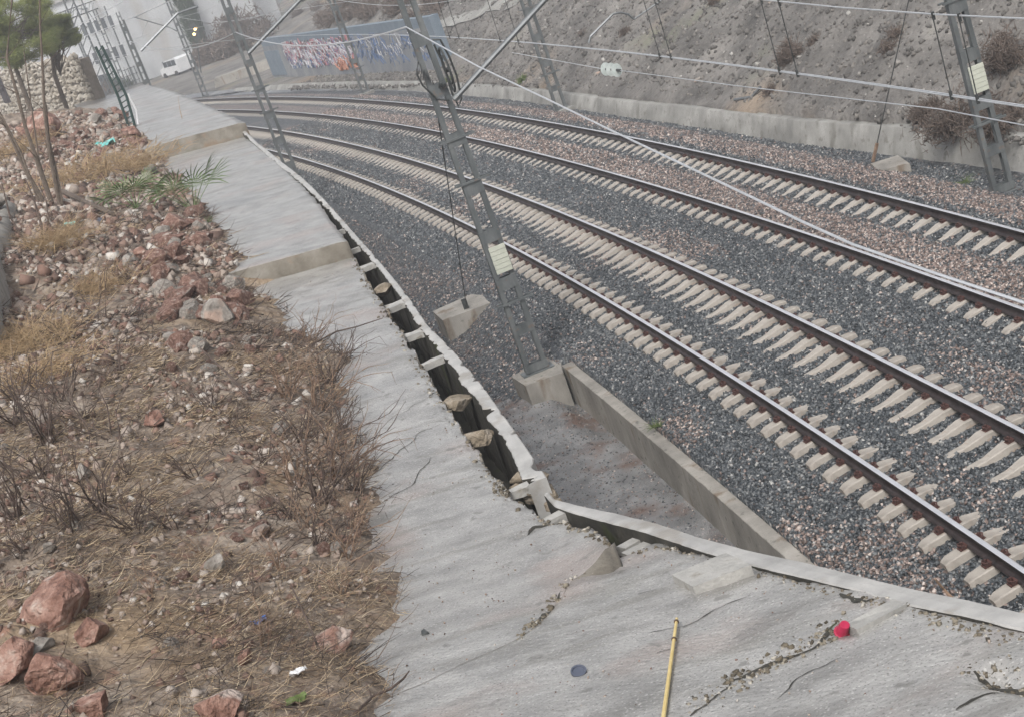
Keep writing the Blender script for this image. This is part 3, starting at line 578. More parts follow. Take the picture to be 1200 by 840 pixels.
# ------------------------------------------------------------------ loose stones as one mesh each
OCT = np.array([(1, 0, 0), (-1, 0, 0), (0, 1, 0), (0, -1, 0), (0, 0, 1), (0, 0, -1)], float)
OF = np.array([(0, 2, 4), (2, 1, 4), (1, 3, 4), (3, 0, 4), (2, 0, 5), (1, 2, 5), (3, 1, 5), (0, 3, 5)])
CUB = np.array([(x, y, z) for x in (-1, 1) for y in (-1, 1) for z in (-1, 1)], float)*.72
CF = np.array([(0, 1, 3, 2), (4, 6, 7, 5), (0, 4, 5, 1), (2, 3, 7, 6), (0, 2, 6, 4), (1, 5, 7, 3)])
def stones(name, P, size, rs, m, red=None, flat=.75, label=None, cat=None):
    n = len(P); V = CUB[None]*(1+rs.uniform(-.42, .42, (n, 8, 3))); V *= size[:, None, None]*rs.uniform(.65, 1.3, (n, 1, 3))*np.array([1, 1, flat])
    q = rs.normal(size=(n, 4)); q /= np.linalg.norm(q, axis=1)[:, None]; w_, x, y, z = q.T
    R = np.stack([1-2*(y*y+z*z), 2*(x*y-w_*z), 2*(x*z+w_*y), 2*(x*y+w_*z), 1-2*(x*x+z*z), 2*(y*z-w_*x), 2*(x*z-w_*y), 2*(y*z+w_*x), 1-2*(x*x+y*y)], -1).reshape(n, 3, 3)
    V = np.einsum('nij,nkj->nki', R, V)+P[:, None]
    F = (CF[None]+np.arange(n)[:, None, None]*8).reshape(-1, 4)
    tone = np.repeat(rs.rand(n), 8); at = {'tone': tone, 'rnd': np.repeat(rs.rand(n), 8)}
    if red is not None: at['red'] = np.repeat(red, 8)
    return tag(obj(name, V.reshape(-1, 3), F, m, attrs=at), label, cat, kind='stuff')
rs = np.random.RandomState(5)
def scatter(n, r0, r1, a0, a1, zf, m=30):
    r = rs.uniform(r0, r1, n); a = rs.uniform(a0, a1, n); P = W(r, a, zf(r, a)); k = inview(P, m); return r[k], a[k], P[k]
r1_, a1_, P1 = scatter(330000, -1.4, 8.9, 9, 42, zbed); keep = rs.rand(len(r1_)) < np.where(a1_ < 30, 1, .6)
# keep the sleeper tops mostly clear
def clear(r, a, P):
    ok = np.ones(len(r), bool); exp = np.zeros(len(r))
    for tr in (0, 1):
        rm = TR[2*tr][0]+.8675; ph = (a-(.28+tr*.2))/.6; dd = np.abs(ph-np.round(ph))*.6; loc = r-rm
        on = (dd < np.where(np.abs(loc) > .5, .15, .12)) & (np.abs(loc) < 1.32); mid = on & (loc > -.5) & (loc < .3)
        cov = fbm(r*1.5, np.round(ph)*1.7, 2, 4+tr) > .06
        cov = (fbm(r*1.5, np.round(ph)*1.7, 2, 4+tr) > .02)
        if tr == 1: on = on & (loc > -1.32) & ~((loc > -.6) & (loc < .2)) & (loc < 1.05)
        ok &= ~(on & ~mid & (rs.rand(len(r)) < .995)) & ~(mid & on & ~cov & (rs.rand(len(r)) < .35))
    for x0, _ in TR: ok &= np.abs(r-x0) > .09
    return ok
k = keep & clear(r1_, a1_, P1); r1_, a1_, P1 = r1_[k], a1_[k], P1[k]
P1[:, 2] += rs.uniform(-.02, .018, len(P1))
stones('track_ballast', P1, rs.uniform(.017, .033, len(P1)), rs, m_ballast, redf(r1_, a1_), label='dark grey crushed stone ballast filling the space between sleepers and rails', cat='ballast')
r2, a2, P2 = scatter(90000, -1.4, 8.9, 42, 85, zbed); k = clear(r2, a2, P2); r2, a2, P2 = r2[k], a2[k], P2[k]
stones('distant_ballast', P2, rs.uniform(.025, .045, len(P2)), rs, m_ballast, redf(r2, a2), label='grey ballast between the tracks farther along the curve', cat='ballast')
r3, a3, P3 = scatter(26000, -4.9, -1.6, 12, 60, zbed); sz = rs.uniform(.006, .02, len(P3))*np.where(a3 > 31.5, 1.7, 1)
stones('path_grit', P3, sz, rs, m_ballast, np.full(len(P3), .45), label='loose grit and ballast crumbs on the sunken path beside the low wall', cat='grit')
r4, a4, P4 = scatter(90000, 9.2, 40, 8, 110, zhill); stones('hill_stones', P4, rs.uniform(.02, .06, len(P4))*rs.uniform(.5, 1.6, len(P4))**1.5, rs, stone_mat('hill_stone', [(0, (.05, .046, .042)), (.5, (.11, .103, .095)), (.93, (.15, .138, .124)), (1, (.32, .31, .29))], .8), label='loose pale rubble scattered over the far hillside', cat='rubble')
m_pebble = stone_mat('bank_pebble', [(0, (.07, .045, .035)), (.3, (.17, .1, .075)), (.6, (.25, .2, .165)), (.9, (.32, .28, .245)), (1, (.46, .43, .39))], .8)
r5, a5, P5 = scatter(60000, -16, -6.1, 5, 60, zbank); k = (P5[:, 2] > zs0(r5, a5)+pan(a5)+.03) & (fbm(r5*.7, a5*.7, 3, 12) > .02); P5 = P5[k]; a5 = a5[k]
P5[:, 2] += rs.uniform(0, .02, len(P5))
stones('bank_gravel', P5, rs.uniform(.006, .036, len(P5))*np.clip(a5/14, .7, 2.2), rs, m_pebble, label='small broken stones strewn through the dry litter of the bank', cat='gravel')
m_crumb = stone_mat('crumbled_concrete', [(0, (.04, .033, .022)), (.4, (.1, .083, .058)), (.8, (.19, .168, .13)), (1, (.36, .34, .3))], .85)
stones('broken_edge_rubble', np.vstack(RUB), np.concatenate(RUS), rs, m_crumb, label='brown crumbled concrete bits along the broken slab edges and joints', cat='rubble')
r7, a7, P7 = scatter(9000, -12, -6.2, 6, 62, zbank); k = (P7[:, 2] > zs0(r7, a7)+pan(a7)+.05) & (fbm(r7*.4, a7*.4, 3, 42)+.25*sstep(a7, 20, 30) > .0); P7 = P7[k]; a7 = a7[k]
stones('bank_rubble', P7, rs.uniform(.3, 1., len(P7))**2*.12*np.clip(a7/26, .45, 1.2), rs, m_pebble, label='fist sized reddish and grey broken stones half sunk in the bank', cat='rubble')
r6, a6, P6 = scatter(5000, -7, -3, 6, 26, zs0, 10); e_ = interp(a6, EDGE3); k = (r6 < e_-.05) & (r6 > rb(a6)); k &= rs.rand(len(k)) < .35; P6 = P6[k]
stones('slab_crumbs', P6, rs.uniform(.002, .008, len(P6)), rs, m_pebble, label='fine crumbs of stone lying on the long cracked slab', cat='crumbs')

# ------------------------------------------------------------------ straw litter
def blades(n, P, dirs, length, wid, curl, rs):
    """n thin three-sided blades of 3 segments"""
    s = np.linspace(0, 1, 4); side = np.cross(dirs, [0, 0, 1.]); side /= np.linalg.norm(side, axis=1)[:, None]+1e-9
    up = np.cross(side, dirs); c = P[:, None]+dirs[:, None]*length[:, None, None]*s[None, :, None]
    c = c+(side*curl[:, 0:1]+up*curl[:, 1:2])[:, None]*(length[:, None]*s[None]**2)[..., None]
    wd = wid[:, None]*(1-.75*s[None]); tri = [(1, 0), (-.5, .87), (-.5, -.87)]
    V = np.stack([c+wd[..., None]*(x*side+y*up)[:, None] for x, y in tri], 2).reshape(n, 12, 3)
    F = np.array([(i*3+k, i*3+(k+1) % 3, i*3+3+(k+1) % 3, i*3+3+k) for i in range(3) for k in range(3)])
    return V.reshape(-1, 3), (F[None]+np.arange(n)[:, None, None]*12).reshape(-1, 4)
def straw(n, r0, r1, a0, a1, dens, lmin, lmax, name, label, tlo=0., thi=1.):
    r, a, P = scatter(n, r0, r1, a0, a1, zbank); k = (P[:, 2] > zs0(r, a)+pan(a)-.03) & (rs.rand(len(r)) < dens(r, a)); P = P[k]; a = a[k]; m_ = len(P)
    th = rs.uniform(0, 2*PI, m_); d = np.stack([np.cos(th), np.sin(th), rs.normal(.05, .16, m_)], 1); d /= np.linalg.norm(d, axis=1)[:, None]; P[:, 2] += rs.uniform(.0, .03, m_)
    V, F = blades(m_, P, d, rs.uniform(lmin, lmax, m_), rs.uniform(.0014, .0042, m_)*np.clip(a/12, .8, 3), rs.normal(0, .2, (m_, 2)), rs)
    return tag(obj(name, V, F, m_straw, attrs={'tone': np.repeat(rs.uniform(tlo, thi, m_), 12), 'rnd': np.repeat(rs.rand(m_), 12)}), label, 'straw', kind='stuff')
straw(95000, -10.5, -6.0, 6, 22, lambda r, a: np.clip(.3+fbm(r*1.1, a*1.1, 4, 15)*3.2, .05, .8)+.6*np.exp(-((r-rb(a)+.5)/.6)**2)*(a < 12), .04, .2, 'straw_litter', 'dry stalks and straw lying tangled over the near bank')
straw(34000, -16, -6.2, 22, 60, lambda r, a: .25+np.clip(fbm(r*.35, a*.35, 3, 16)*3, 0, .7), .1, .35, 'dry_undergrowth', 'dry brown stalks over the farther part of the bank', .1, .95)

def twigs():
    r, a, P = scatter(60000, -11, -6., 6, 34, zbank); k = (P[:, 2] > zs0(r, a)+pan(a)-.05) & (rs.rand(len(r)) < .08+np.clip(.35+fbm(r*1.3, a*1.1, 3, 31)*2.4, .02, 1)*.5*np.exp(-((rb(a)-.55-r)/.55)**2)*(a < 26)+np.clip(fbm(r*.8, a*.8, 2, 30)*1.2, 0, .2)); P = P[k]; a = a[k]; m_ = len(P)
    th = rs.uniform(0, 2*PI, m_); d = np.stack([np.cos(th), np.sin(th), rs.normal(.18, .25, m_)], 1); d /= np.linalg.norm(d, axis=1)[:, None]; P[:, 2] += rs.uniform(.0, .09, m_)
    V, F = blades(m_, P, d, rs.uniform(.08, .34, m_), rs.uniform(.002, .006, m_)*np.clip(a/14, .8, 2), rs.normal(0, .2, (m_, 2)), rs)
    tag(obj('twig_litter', V, F, m_twigs, attrs={'tone': np.repeat(rs.rand(m_), 12), 'rnd': np.repeat(rs.rand(m_), 12)}), 'tangle of broken dark twigs along the edge of the slab', 'twigs', kind='stuff')
m_twigs = stone_mat('broken_twigs', [(0, (.02, .014, .012)), (.5, (.06, .042, .034)), (.85, (.13, .09, .065)), (1, (.24, .18, .13))], .8)
twigs()
# ------------------------------------------------------------------ rocks on the bank
def bankpt(u, v): return H(u, v, lambda r, a: np.maximum(zbank(r, a), zs0(r, a)+pan(a)))
def px(p): return np.linalg.norm(p-np.array([0, 0, HCAM]))/FPX
NAMED = [(72, 700, 44, 1, 'large red boulder, topmost of the pile in the lower left corner'), (15, 765, 40, 1, 'red boulder cut off by the left edge of the pile'), (112, 737, 24, 1, 'squarish red rock leaning on the right of the boulder pile'),
    (65, 785, 42, 1, 'long flat red rock at the front of the boulder pile'), (52, 752, 18, 0, 'small rounded beige stone wedged in the boulder pile'), (115, 822, 28, 1, 'red rock with a pale vein at the bottom edge'),
    (390, 748, 30, 1, 'round dark red rock in the straw beside the slab'), (262, 822, 32, 1, 'ochre rock half out of the bottom edge'), (307, 622, 17, 0, 'pale angular stone standing in the litter'), (258, 753, 12, 1, 'small orange rock left of the blue scrap'),
    (288, 768, 15, 1, 'small red rock under the blue scrap'), (255, 660, 22, 0, 'flat beige stone among the straw'), (185, 488, 20, 1, 'red rock behind thin dead stems in the middle of the bank'), (100, 552, 16, 0, 'small tan stone under the tall dead stems'),
    (262, 365, 26, 0, 'long flat pale rock shading a dark hollow'), (60, 640, 12, 0, 'low grey stone above the boulder pile'), (232, 282, 15, 1, 'dark red rock right of the palm seedlings'), (168, 295, 13, 1, 'squat red rock in the middle rock band'),
    (153, 305, 11, 0, 'round grey stone next to the squat red rock'), (155, 155, 14, 1, 'reddish rock at the corner of the farthest slab'), (130, 185, 14, 0, 'pale rock beneath the teal bag'), (50, 150, 30, 1, 'wide reddish rock mound below the dark board'), (205, 395, 14, 0, 'white speckled stone above the dead stems of the middle bank'), (110, 140, 10, 0, 'beige stone near the stone wall corner')]
for u, v, hp, red, lab in NAMED:
    p = bankpt(u, v+hp*.5); s_ = hp*px(p); mb = MB(); rockmesh(mb, p+np.array([0, 0, s_*.35]), s_, rnd, .8, 3); tag(mb.build('rock', m_rockred if red else m_rockgrey, smooth=False), lab, 'rock')
protos = []
for i in range(8):
    mb = MB(); rockmesh(mb, (0, 0, 0), 1., rnd, .7, 2); protos.append(mb)
base = {}
def rockcopy(p, s_, red, group, label):
    i = rnd.randint(8); key = (i, red)
    if key not in base: o = protos[i].build('rock', m_rockred if red else m_rockgrey); base[key] = o
    else: o = base[key].copy(); COL.objects.link(o)
    o.location = p; o.scale = (s_, s_, s_); o.rotation_euler = (rnd.uniform(-.3, .3), rnd.uniform(-.3, .3), rnd.uniform(0, 6.28)); tag(o, label, 'rock', group)
zones = [(100, (180, 305), (250, 420), 13, 'limestone rock of the band piled against the slab edge', 'rocks piled below the palm seedlings'), (60, (60, 185), (130, 220), 7, 'small limestone rock in the debris below the stone wall', 'rocks below the stone wall'),
    (42, (0, 400), (430, 840), 8, 'small loose limestone rock lying in the litter of the near bank', 'loose rocks on the near bank'), (44, (60, 290), (210, 440), 7, 'small loose limestone rock on the middle bank', 'loose rocks on the middle bank')]
for n_, xr, yr, hp, lab, grp in zones:
    for _ in range(n_):
        u = rnd.uniform(*xr); v = rnd.uniform(*yr)
        if v < 420 and u > np.interp(v, [130, 180, 195, 250, 350, 400], [135, 175, 190, 225, 285, 330]): continue
        p = bankpt(u, v); r, a = RA(p[0], p[1])
        if r > rb(a)-.05: continue
        s_ = hp*px(p)*rnd.uniform(.5, 1.9); rockcopy(p+np.array([0, 0, s_*.2]), s_, int(rnd.rand() < (.72 if v < 420 else .5)), grp, lab)

# ------------------------------------------------------------------ dead shrubs, sticks, saplings, tufts
def branch(mb_, p, d, L, r, depth, rs, up=.0, n=4):
    pts = [p]; q = np.array(p, float); dd = np.array(d, float)
    for i in range(n):
        dd = dd+rs.normal(0, .16, 3); dd[2] += up; dd /= np.linalg.norm(dd); q = q+dd*L/n; pts.append(q.copy())
        if depth > 0 and i >= 1 and rs.rand() < .75:
            e = dd+rs.normal(0, .5, 3); e /= np.linalg.norm(e); branch(mb_, q, e, L*rs.uniform(.35, .6), r*.55, depth-1, rs, up, 3)
    mb_.tube(pts, [r*(1-.7*i/n) for i in range(n+1)], 4)
sh_pro = []
for i in range(6):
    mb = MB(); rs_ = np.random.RandomState(40+i)
    for k in range([9, 14, 6, 11, 16, 5][i]):
        th = rs_.uniform(0, 2*PI); lean = rs_.uniform(.2, 1.1); branch(mb, (rs_.normal(0, .06), rs_.normal(0, .06), -.03), (math.cos(th)*lean, math.sin(th)*lean, 1), rs_.uniform(.35, .8), .0105, 1 if i not in (4,) else 2, rs_)
    sh_pro.append(mb)
shb = {}
SHR = [(70, 470, .9, 1, 0), (140, 440, .8, 0, 0), (20, 500, 1., 3, 0), (85, 620, .8, 4, 0), (160, 620, .8, 1, 0), (225, 560, .7, 0, 0), (250, 480, .6, 4, 0), (60, 520, 1.1, 4, 0), (130, 520, 1.1, 2, 0), (180, 400, .6, 5, 0), (20, 470, .8, 1, 0), (240, 650, .5, 0, 1), (180, 700, .5, 5, 1), (310, 760, .5, 0, 1), (400, 700, .4, 1, 1), (80, 400, .8, 0, 0), (150, 330, .7, 3, 0), (375, 590, .9, 4, 0), (352, 520, .9, 1, 0), (385, 450, .8, 4, 0), (340, 610, .7, 1, 0), (330, 668, .5, 0, 1), (405, 655, .6, 1, 1), (310, 545, .6, 3, 0), (118, 600, 1.1, 3, 0), (50, 560, .9, 1, 0), (20, 610, .9, 4, 0), (115, 380, .9, 2, 0), (210, 480, .5, 5, 0), (292, 505, .6, 2, 0), (262, 600, .5, 5, 0),
    (175, 500, .5, 0, 0), (335, 465, .8, 4, 1), (362, 405, .7, 4, 1), (200, 620, .6, 0, 0), (100, 495, .8, 3, 0), (30, 650, .6, 1, 0), (395, 560, .8, 4, 1), (415, 620, .6, 1, 1), (372, 640, .6, 4, 0), (300, 700, .45, 5, 0), (150, 560, .5, 3, 0), (372, 480, .9, 4, 1), (398, 505, .8, 1, 0), (345, 570, .8, 4, 1), (400, 420, .6, 3, 0), (385, 535, .9, 1, 0), (415, 575, .6, 4, 0), (360, 620, .6, 1, 1)]
for u, v, sc, k, br in SHR:
    p = bankpt(u, v); key = (k, br)
    if key not in shb: o = sh_pro[k].build('dead_shrub', m_twig2 if br else m_twig); shb[key] = o
    else: o = shb[key].copy(); COL.objects.link(o)
    o.location = p; o.scale = (sc, sc, sc); o.rotation_euler = (0, 0, rnd.uniform(0, 6)); side = u > 300
    if side: o.rotation_euler = (rnd.uniform(-.2, .2), rnd.uniform(.3, .8), A0)
    tag(o, ('leafless %s shrub tangled along the edge of the cracked slab' if side else 'sparse leafless %s shrub standing on the open bank') % ('brown' if br else 'dark'), 'dead shrub', 'dead shrubs along the slab edge' if side else 'dead shrubs on the open bank')
def stick(pts, zoff, r, m, name, label, cat, zf=None):
    mb = MB(); mb.tube([bankpt(u, v)+np.array([0, 0, zoff+dz]) for u, v, dz in pts], r, 6); return tag(mb.build(name, m), label, cat)
stick([(242, 425, .15), (270, 448, .1), (296, 472, 0)], .04, [.012, .014, .018], m_twig, 'stick', 'dark fallen stick slanting down the middle of the bank', 'stick')
o = stick([(418, 838, 0), (440, 822, .02), (462, 812, .02), (476, 803, .03), (484, 797, .05)], .02, [.009, .009, .008, .007, .004], m_twig, 'stick', 'forked dark stick lying on the slab at the bottom edge', 'stick')
stick([(438, 822, .02), (434, 812, .06)], .02, [.006, .004], m_twig, 'twig', 'short twig crossing the forked stick', 'twig')
stick([(140, 622, 0), (190, 612, .03), (240, 604, .03)], .03, [.006, .008, .006], m_twig, 'stick', 'thin dark stick lying level above the boulder pile', 'stick')
stick([(380, 775, .0), (372, 755, .2), (362, 735, .35)], .0, [.008, .007, .005], m_twig, 'stick', 'upright dark stick leaning on the round red rock', 'stick')
stick([(372, 460, .0), (400, 440, .1), (425, 400, .2)], .02, [.01, .008, .005], m_twig, 'branch', 'bare branch reaching over the slab edge', 'branch')
stick([(362, 408, .0), (395, 392, .02), (420, 386, .02), (450, 376, .02)], .02, [.014, .012, .009, .006], m_twig, 'branch', 'longer bare branch lying across the slab below the raised end', 'branch')
stick([(400, 560, .0), (430, 545, .08), (448, 533, .1)], .02, [.009, .007, .004], m_twig2, 'branch', 'brown branch pointing onto the slab', 'branch')
stick([(75, 228, .0), (105, 245, .05), (135, 258, .05)], .08, [.06, .05, .045], m_bark, 'log', 'fallen reddish branch beside the saplings', 'log')
mb = MB(); t_ = [G(1145, 722, 4.75), G(1118, 703, 4.85), G(1106, 690, 4.9), G(1096, 678, 5.0)]; mb.tube(t_, [.011, .01, .009, .006], 6); tag(mb.build('twig', m_twig2), 'curved pale twig leaning over the coping near the rail', 'twig')
mb = MB(); mb.tube([G(792, 672, 4.45), G(788, 668, 4.5), G(787, 661, 4.56)], [.012, .01, .003], 6); tag(mb.build('splinter', m_rust), 'rusty splinter standing at the tip of the jutting rib', 'splinter')
# cane
cn = thing('bamboo_cane', 'yellow bamboo cane lying on the slab at the bottom edge', 'cane', H(780, 838, zs0)+np.array([0, 0, .03])); b_ = np.array(cn.location)
mb = MB(); e1 = H(779, 850, zs0)+np.array([0, 0, .03])-b_; e2 = H(796, 733, zs0)+np.array([0, 0, .05])-b_; mb.tube([e1-(e2-e1)*.4, e1, (e1+e2)/2, e2], [.0125, .012, .011, .009], 8); mb.build('stem', m_cane, cn)
for t_ in (.77, .965):
    mb = MB(); c = e1+(e2-e1)*t_; d_ = (e2-e1)/np.linalg.norm(e2-e1); mb.tube([c-d_*.014, c, c+d_*.014], [.013, .0165, .012], 8); mb.build('node', m_node, cn)
# cup, lid, litter
c = H(986, 741, zs0); cup = MB(); cup.lathe(c+np.array([0, 0, .0]), [(.042, 0), (.042, .01), (.036, .012), (.027, .075), (.025, .08)], ax=(.3, -.5, .75), n=18); tag(cup.build('plastic_cup', m_cup, smooth=False), 'crushed bright red plastic cup wedged in the slab joint', 'cup')
c = H(679, 789, zs0); mb = MB(); mb.lathe(c+np.array([0, 0, .012]), [(.042, -.004), (.046, .0), (.046, .014), (.036, .014), (.033, .006), (.005, .006)], ax=(.15, -.3, .95), n=20); tag(mb.build('plastic_disc', m_lid, smooth=False), 'dark blue grey round plastic disc lying on the slab', 'disc')
for (u, v), s_, lab in [((498, 741), .045, 'small black stone chip on the slab left of the blue grey disc'), ((642, 832), .012, 'tiny black crumb at the bottom of the slab')]:
    mb = MB(); rockmesh(mb, H(u, v, zs0), s_, rnd, .5, 1); tag(mb.build('stone_chip', m_dark), lab, 'stone chip')
def scrap(u, v, s_, m, name, label, cat):
    p = bankpt(u, v)+np.array([0, 0, .03]); n_ = 9; g = np.linspace(-1, 1, n_); X, Y = np.meshgrid(g, g, indexing='ij'); Z = fbm(X*1.6+u, Y*1.6+v, 3)*1.3
    R = 1+fbm(X*3, Y*3, 2, u % 9)*.5; q = np.stack([X*R*s_, Y*R*s_*.7, Z*s_+s_*.3], -1)+p; V, F_ = grid(q); V2 = V.copy(); V2[:, 2] -= .004
    return tag(obj(name, np.vstack([V, V2]), np.vstack([F_, (F_+len(V))[:, ::-1]]), m, smooth=True), label, cat)
scrap(124, 172, .26, m_bag, 'plastic_bag', 'crumpled teal and white plastic bag in the debris near the dark posts', 'bag')
scrap(82, 268, .13, m_bag, 'plastic_scrap', 'small turquoise plastic scrap by the grass tuft', 'plastic scrap')
scrap(110, 266, .2, m_lid, 'cloth_scrap', 'grey blue cloth scrap beside the turquoise scrap', 'cloth')
scrap(305, 734, .06, m_bluep, 'plastic_scrap', 'blue plastic scrap in the straw', 'plastic scrap')
scrap(350, 826, .06, m_green, 'plastic_scrap', 'green plastic scrap at the bottom edge', 'plastic scrap')
scrap(352, 792, .05, m_white, 'paper_scrap', 'white paper scrap in the straw near the red rock', 'paper')
# grass tufts
def tuft(u, v, n_, L, spread, m, name, label, cat, tl=(.45, 1.), p=None, mm=None, wid=.004, ln=(0, 0, 0)):
    p = bankpt(u, v) if p is None else p; rs_ = np.random.RandomState(int(u*7+v)); th = rs_.uniform(0, 2*PI, n_); el = rs_.uniform(.15, 1.2, n_)
    d = np.stack([np.cos(th)*np.cos(el), np.sin(th)*np.cos(el), np.sin(el)], 1)+np.array(ln); d /= np.linalg.norm(d, axis=1)[:, None]
    P_ = p+rs_.normal(0, spread, (n_, 3))*np.array([1, 1, .15]); V, F_ = blades(n_, P_, d, rs_.uniform(.5, 1, n_)*L, rs_.uniform(.5, 1, n_)*wid, np.stack([rs_.normal(0, .25, n_), -rs_.uniform(.2, .8, n_)], 1), rs_)
    return tag(obj(name, V, F_, m, attrs={'tone': np.repeat(rs_.uniform(*tl, n_), 12), 'rnd': np.repeat(rs_.rand(n_), 12)}), label, cat)
m_gold = stone_mat('golden_grass', [(0, (.09, .055, .028)), (.5, (.25, .165, .085)), (1, (.42, .31, .18))], .7)
for u, v, n_, L, sp, lab in [(85, 212, 900, .7, .9, 'wide golden patch of flattened dry grass below the saplings'), (65, 290, 700, .8, .25, 'drooping golden grass tuft beside the mortared kerb'), (100, 345, 700, .6, .35, 'golden grass tuft left of the thin dead stems'), (25, 410, 900, .6, .35, 'thick golden grass tuft at the left edge'),
        (45, 440, 500, .45, .3, 'lower golden grass tuft near the left edge'), (150, 200, 500, .6, .5, 'thin golden grass beyond the palm seedlings'), (15, 180, 500, .7, .6, 'golden grass at the left edge by the saplings')]:
    tuft(u, v, n_, L, sp, m_gold, 'dry_grass_tuft', lab, 'grass tuft', wid=.006 if v > 250 else .012)
tuft(60, 800, 160, .22, .12, m_gold, 'grass_tuft', 'yellow green grass sprouting between the boulders', 'grass tuft', (.3, .8), wid=.002)
# palm seedlings
def palm(u, v, lab, k, L, seed):
    p = bankpt(u, v); t = thing('palm_seedling', lab, 'palm', p); rs_ = np.random.RandomState(seed)
    for i in range(k):
        th = i*2*PI/k+rs_.uniform(-.3, .3); el = rs_.uniform(.5, 1.1); d = np.array([math.cos(th)*math.cos(el), math.sin(th)*math.cos(el), math.sin(el)]); mb = MB(); q = d*L*.6; mb.tube([(0, 0, 0), q*.5+[0, 0, .02], q], [.012, .009, .006], 5)
        s1 = np.cross(d, [0, 0, 1.]); s1 /= np.linalg.norm(s1)
        for j in range(13):
            an = (j-6)/6*1.35; e = d*math.cos(an)+s1*math.sin(an); e[2] -= .25*abs(an)/1.3; l_ = L*.55; nn = np.cross(e, np.cross(d, s1)); nn /= np.linalg.norm(nn)+1e-9
            a_, b2, c_ = q, q+e*l_*.5, q+e*l_+np.array([0, 0, -.12*l_]); wv = nn*.014; mb.add([a_, b2+wv, c_, b2-wv, b2+np.array([0, 0, -.012])], [(0, 1, 2, 3), (0, 4, 1), (1, 4, 2), (2, 4, 3), (3, 4, 0)])
        mb.build('frond', m_frond, t)
palm(228, 248, 'young fan palm with upright green fronds at the slab edge', 8, 1.25, 1)
palm(160, 245, 'softer looking second fan palm seedling left of the upright one', 7, 1.0, 2)
for u, v, lab in [(768, 500, 'small bright green weed on the ballast side of the low wall'), (1130, 215, 'green weed by the anchor block and far gutter'), (240, 262, 'low green sprig at the foot of the upright palm')]:
    p = G(u, v, -.4) if v != 262 else bankpt(u, v); tuft(u, v, 60, .22 if u != 1130 else .35, .05, m_green, 'weed', lab, 'weed', p=p, wid=.006)
# saplings
def sapling(name, label, stems, p0, m=m_bark):
    t = thing(name, label, 'sapling', p0); a_ = RA(p0[0], p0[1])[1]; b_ = np.array(p0)
    for st, r0, r1 in stems:
        pts = [at_a(u, v, a_+i*.12)-b_ for i, (u, v) in enumerate(st)]; mb = MB(); mb.tube(pts, list(np.linspace(r0, r1, len(pts))), 6)
        rs_ = np.random.RandomState(len(st)+int(st[0][0]))
        for i in range(1, len(pts)-1):
            for _ in range(2): branch(mb, pts[i], rs_.normal(0, 1, 3)*[1, .6, .3]+[0, 0, .8], rs_.uniform(.3, .8), r1*.6, 0, rs_)
        mb.build('stem', m, t)
p0 = bankpt(66, 240)
sapling('bare_sapling', 'clump of tall bare saplings rising past the stone wall', [([(60, 238), (42, 185), (30, 150), (20, 110), (8, 68), (14, 0), (20, -60)], .05, .018), ([(70, 240), (58, 180), (52, 130), (50, 80), (47, 30), (46, -30)], .045, .015), ([(73, 240), (66, 200), (58, 165), (54, 120)], .03, .01), ([(50, 236), (30, 200), (8, 150), (-12, 120)], .055, .02), ([(45, 236), (25, 180), (0, 132)], .03, .015), ([(62, 238), (46, 190), (36, 120), (28, 60)], .025, .01)], p0)
p0 = bankpt(52, 290)
sapling('bare_sapling', 'shorter dark bare sapling in front of the mortared kerb', [([(50, 288), (48, 262), (40, 235), (30, 210)], .03, .01), ([(52, 290), (57, 255), (54, 235), (45, 215)], .02, .008), ([(30, 285), (12, 255), (2, 215)], .025, .01)], p0, m_twig)
# kerb lump at left edge
p0 = bankpt(5, 372); t = thing('mortared_kerb', 'weathered grey mortared kerb topped with rocks at the left edge', 'kerb', p0); d_ = (bankpt(20, 245)-p0); d_[2] = 0; L_ = np.linalg.norm(d_); d_ /= L_; s_ = np.array([d_[1], -d_[0], 0])
av = np.linspace(-.15, 1, 24); rows = []
for off, h in ((.0, -.6), (.02, .45), (-.1, .62), (-.5, .66), (-.6, -.6)):
    rows.append(np.stack([d_*L_*x+s_*(off+fbm(np.array(x*9), np.array(off), 3)*.12)+np.array([0, 0, h-.1*max(h, 0)+float(fbm(np.array(x*6), np.array(3.), 3))*.15]) for x in av]))
v, f = grid(np.stack(rows, 1)); obj('kerb_body', v, f, m_wall, t)
for i, x in enumerate((.02, .25, .45, .62, .85)):
    mb = MB(); rockmesh(mb, d_*L_*x-s_*.25+np.array([0, 0, .72]), .3, rnd, .6, 2); mb.build('cap_stone', m_rockred if i in (1, 3) else m_rockgrey, t)

# ------------------------------------------------------------------ stone wall, boards, posts at the far end of the bank
def stonewall():
    p0 = bankpt(112, 118); p1 = G(-40, 128, p0[2]+.2); d = p1-p0; d[2] = 0; L = np.linalg.norm(d); d /= L; nrm = np.array([-d[1], d[0], 0]); nrm *= -np.sign(nrm@(p0*[1, 1, 0]))
    t = thing('stone_wall', 'rough wall of pale rubble stones behind the bank at top left', 'wall', p0); mb = MB(); mb.box(d*L/2+np.array([0, 0, .55])-nrm*.3, (L-.3, .5, 3.0), [d, nrm, [0, 0, 1]]); mb.build('mortar', mat('mortar', [(.13, .11, .09), (.22, .19, .16)], 5., .9, .4), t)
    mb = MB(); z = -.5; rs_ = np.random.RandomState(9)
    while z < 2.15:
        x = rs_.uniform(-.1, .2); hh = rs_.uniform(.26, .36)
        while x < L:
            ww = rs_.uniform(.26, .46); rockmesh(mb, d*(x+ww/2)+np.array([0, 0, z+hh/2+rs_.normal(0, .07)]), ww*.54, rs_, min(1., hh/ww*.95), 1); x += ww*.95
        z += hh*.9
    mb.build('stonework', mat('wall_stone', [(.16, .135, .1), (.3, .27, .225), (.44, .42, .38)], 1.3, .8, .5, 10), t)
    return p0, d, nrm
pw, dw, nw = stonewall()
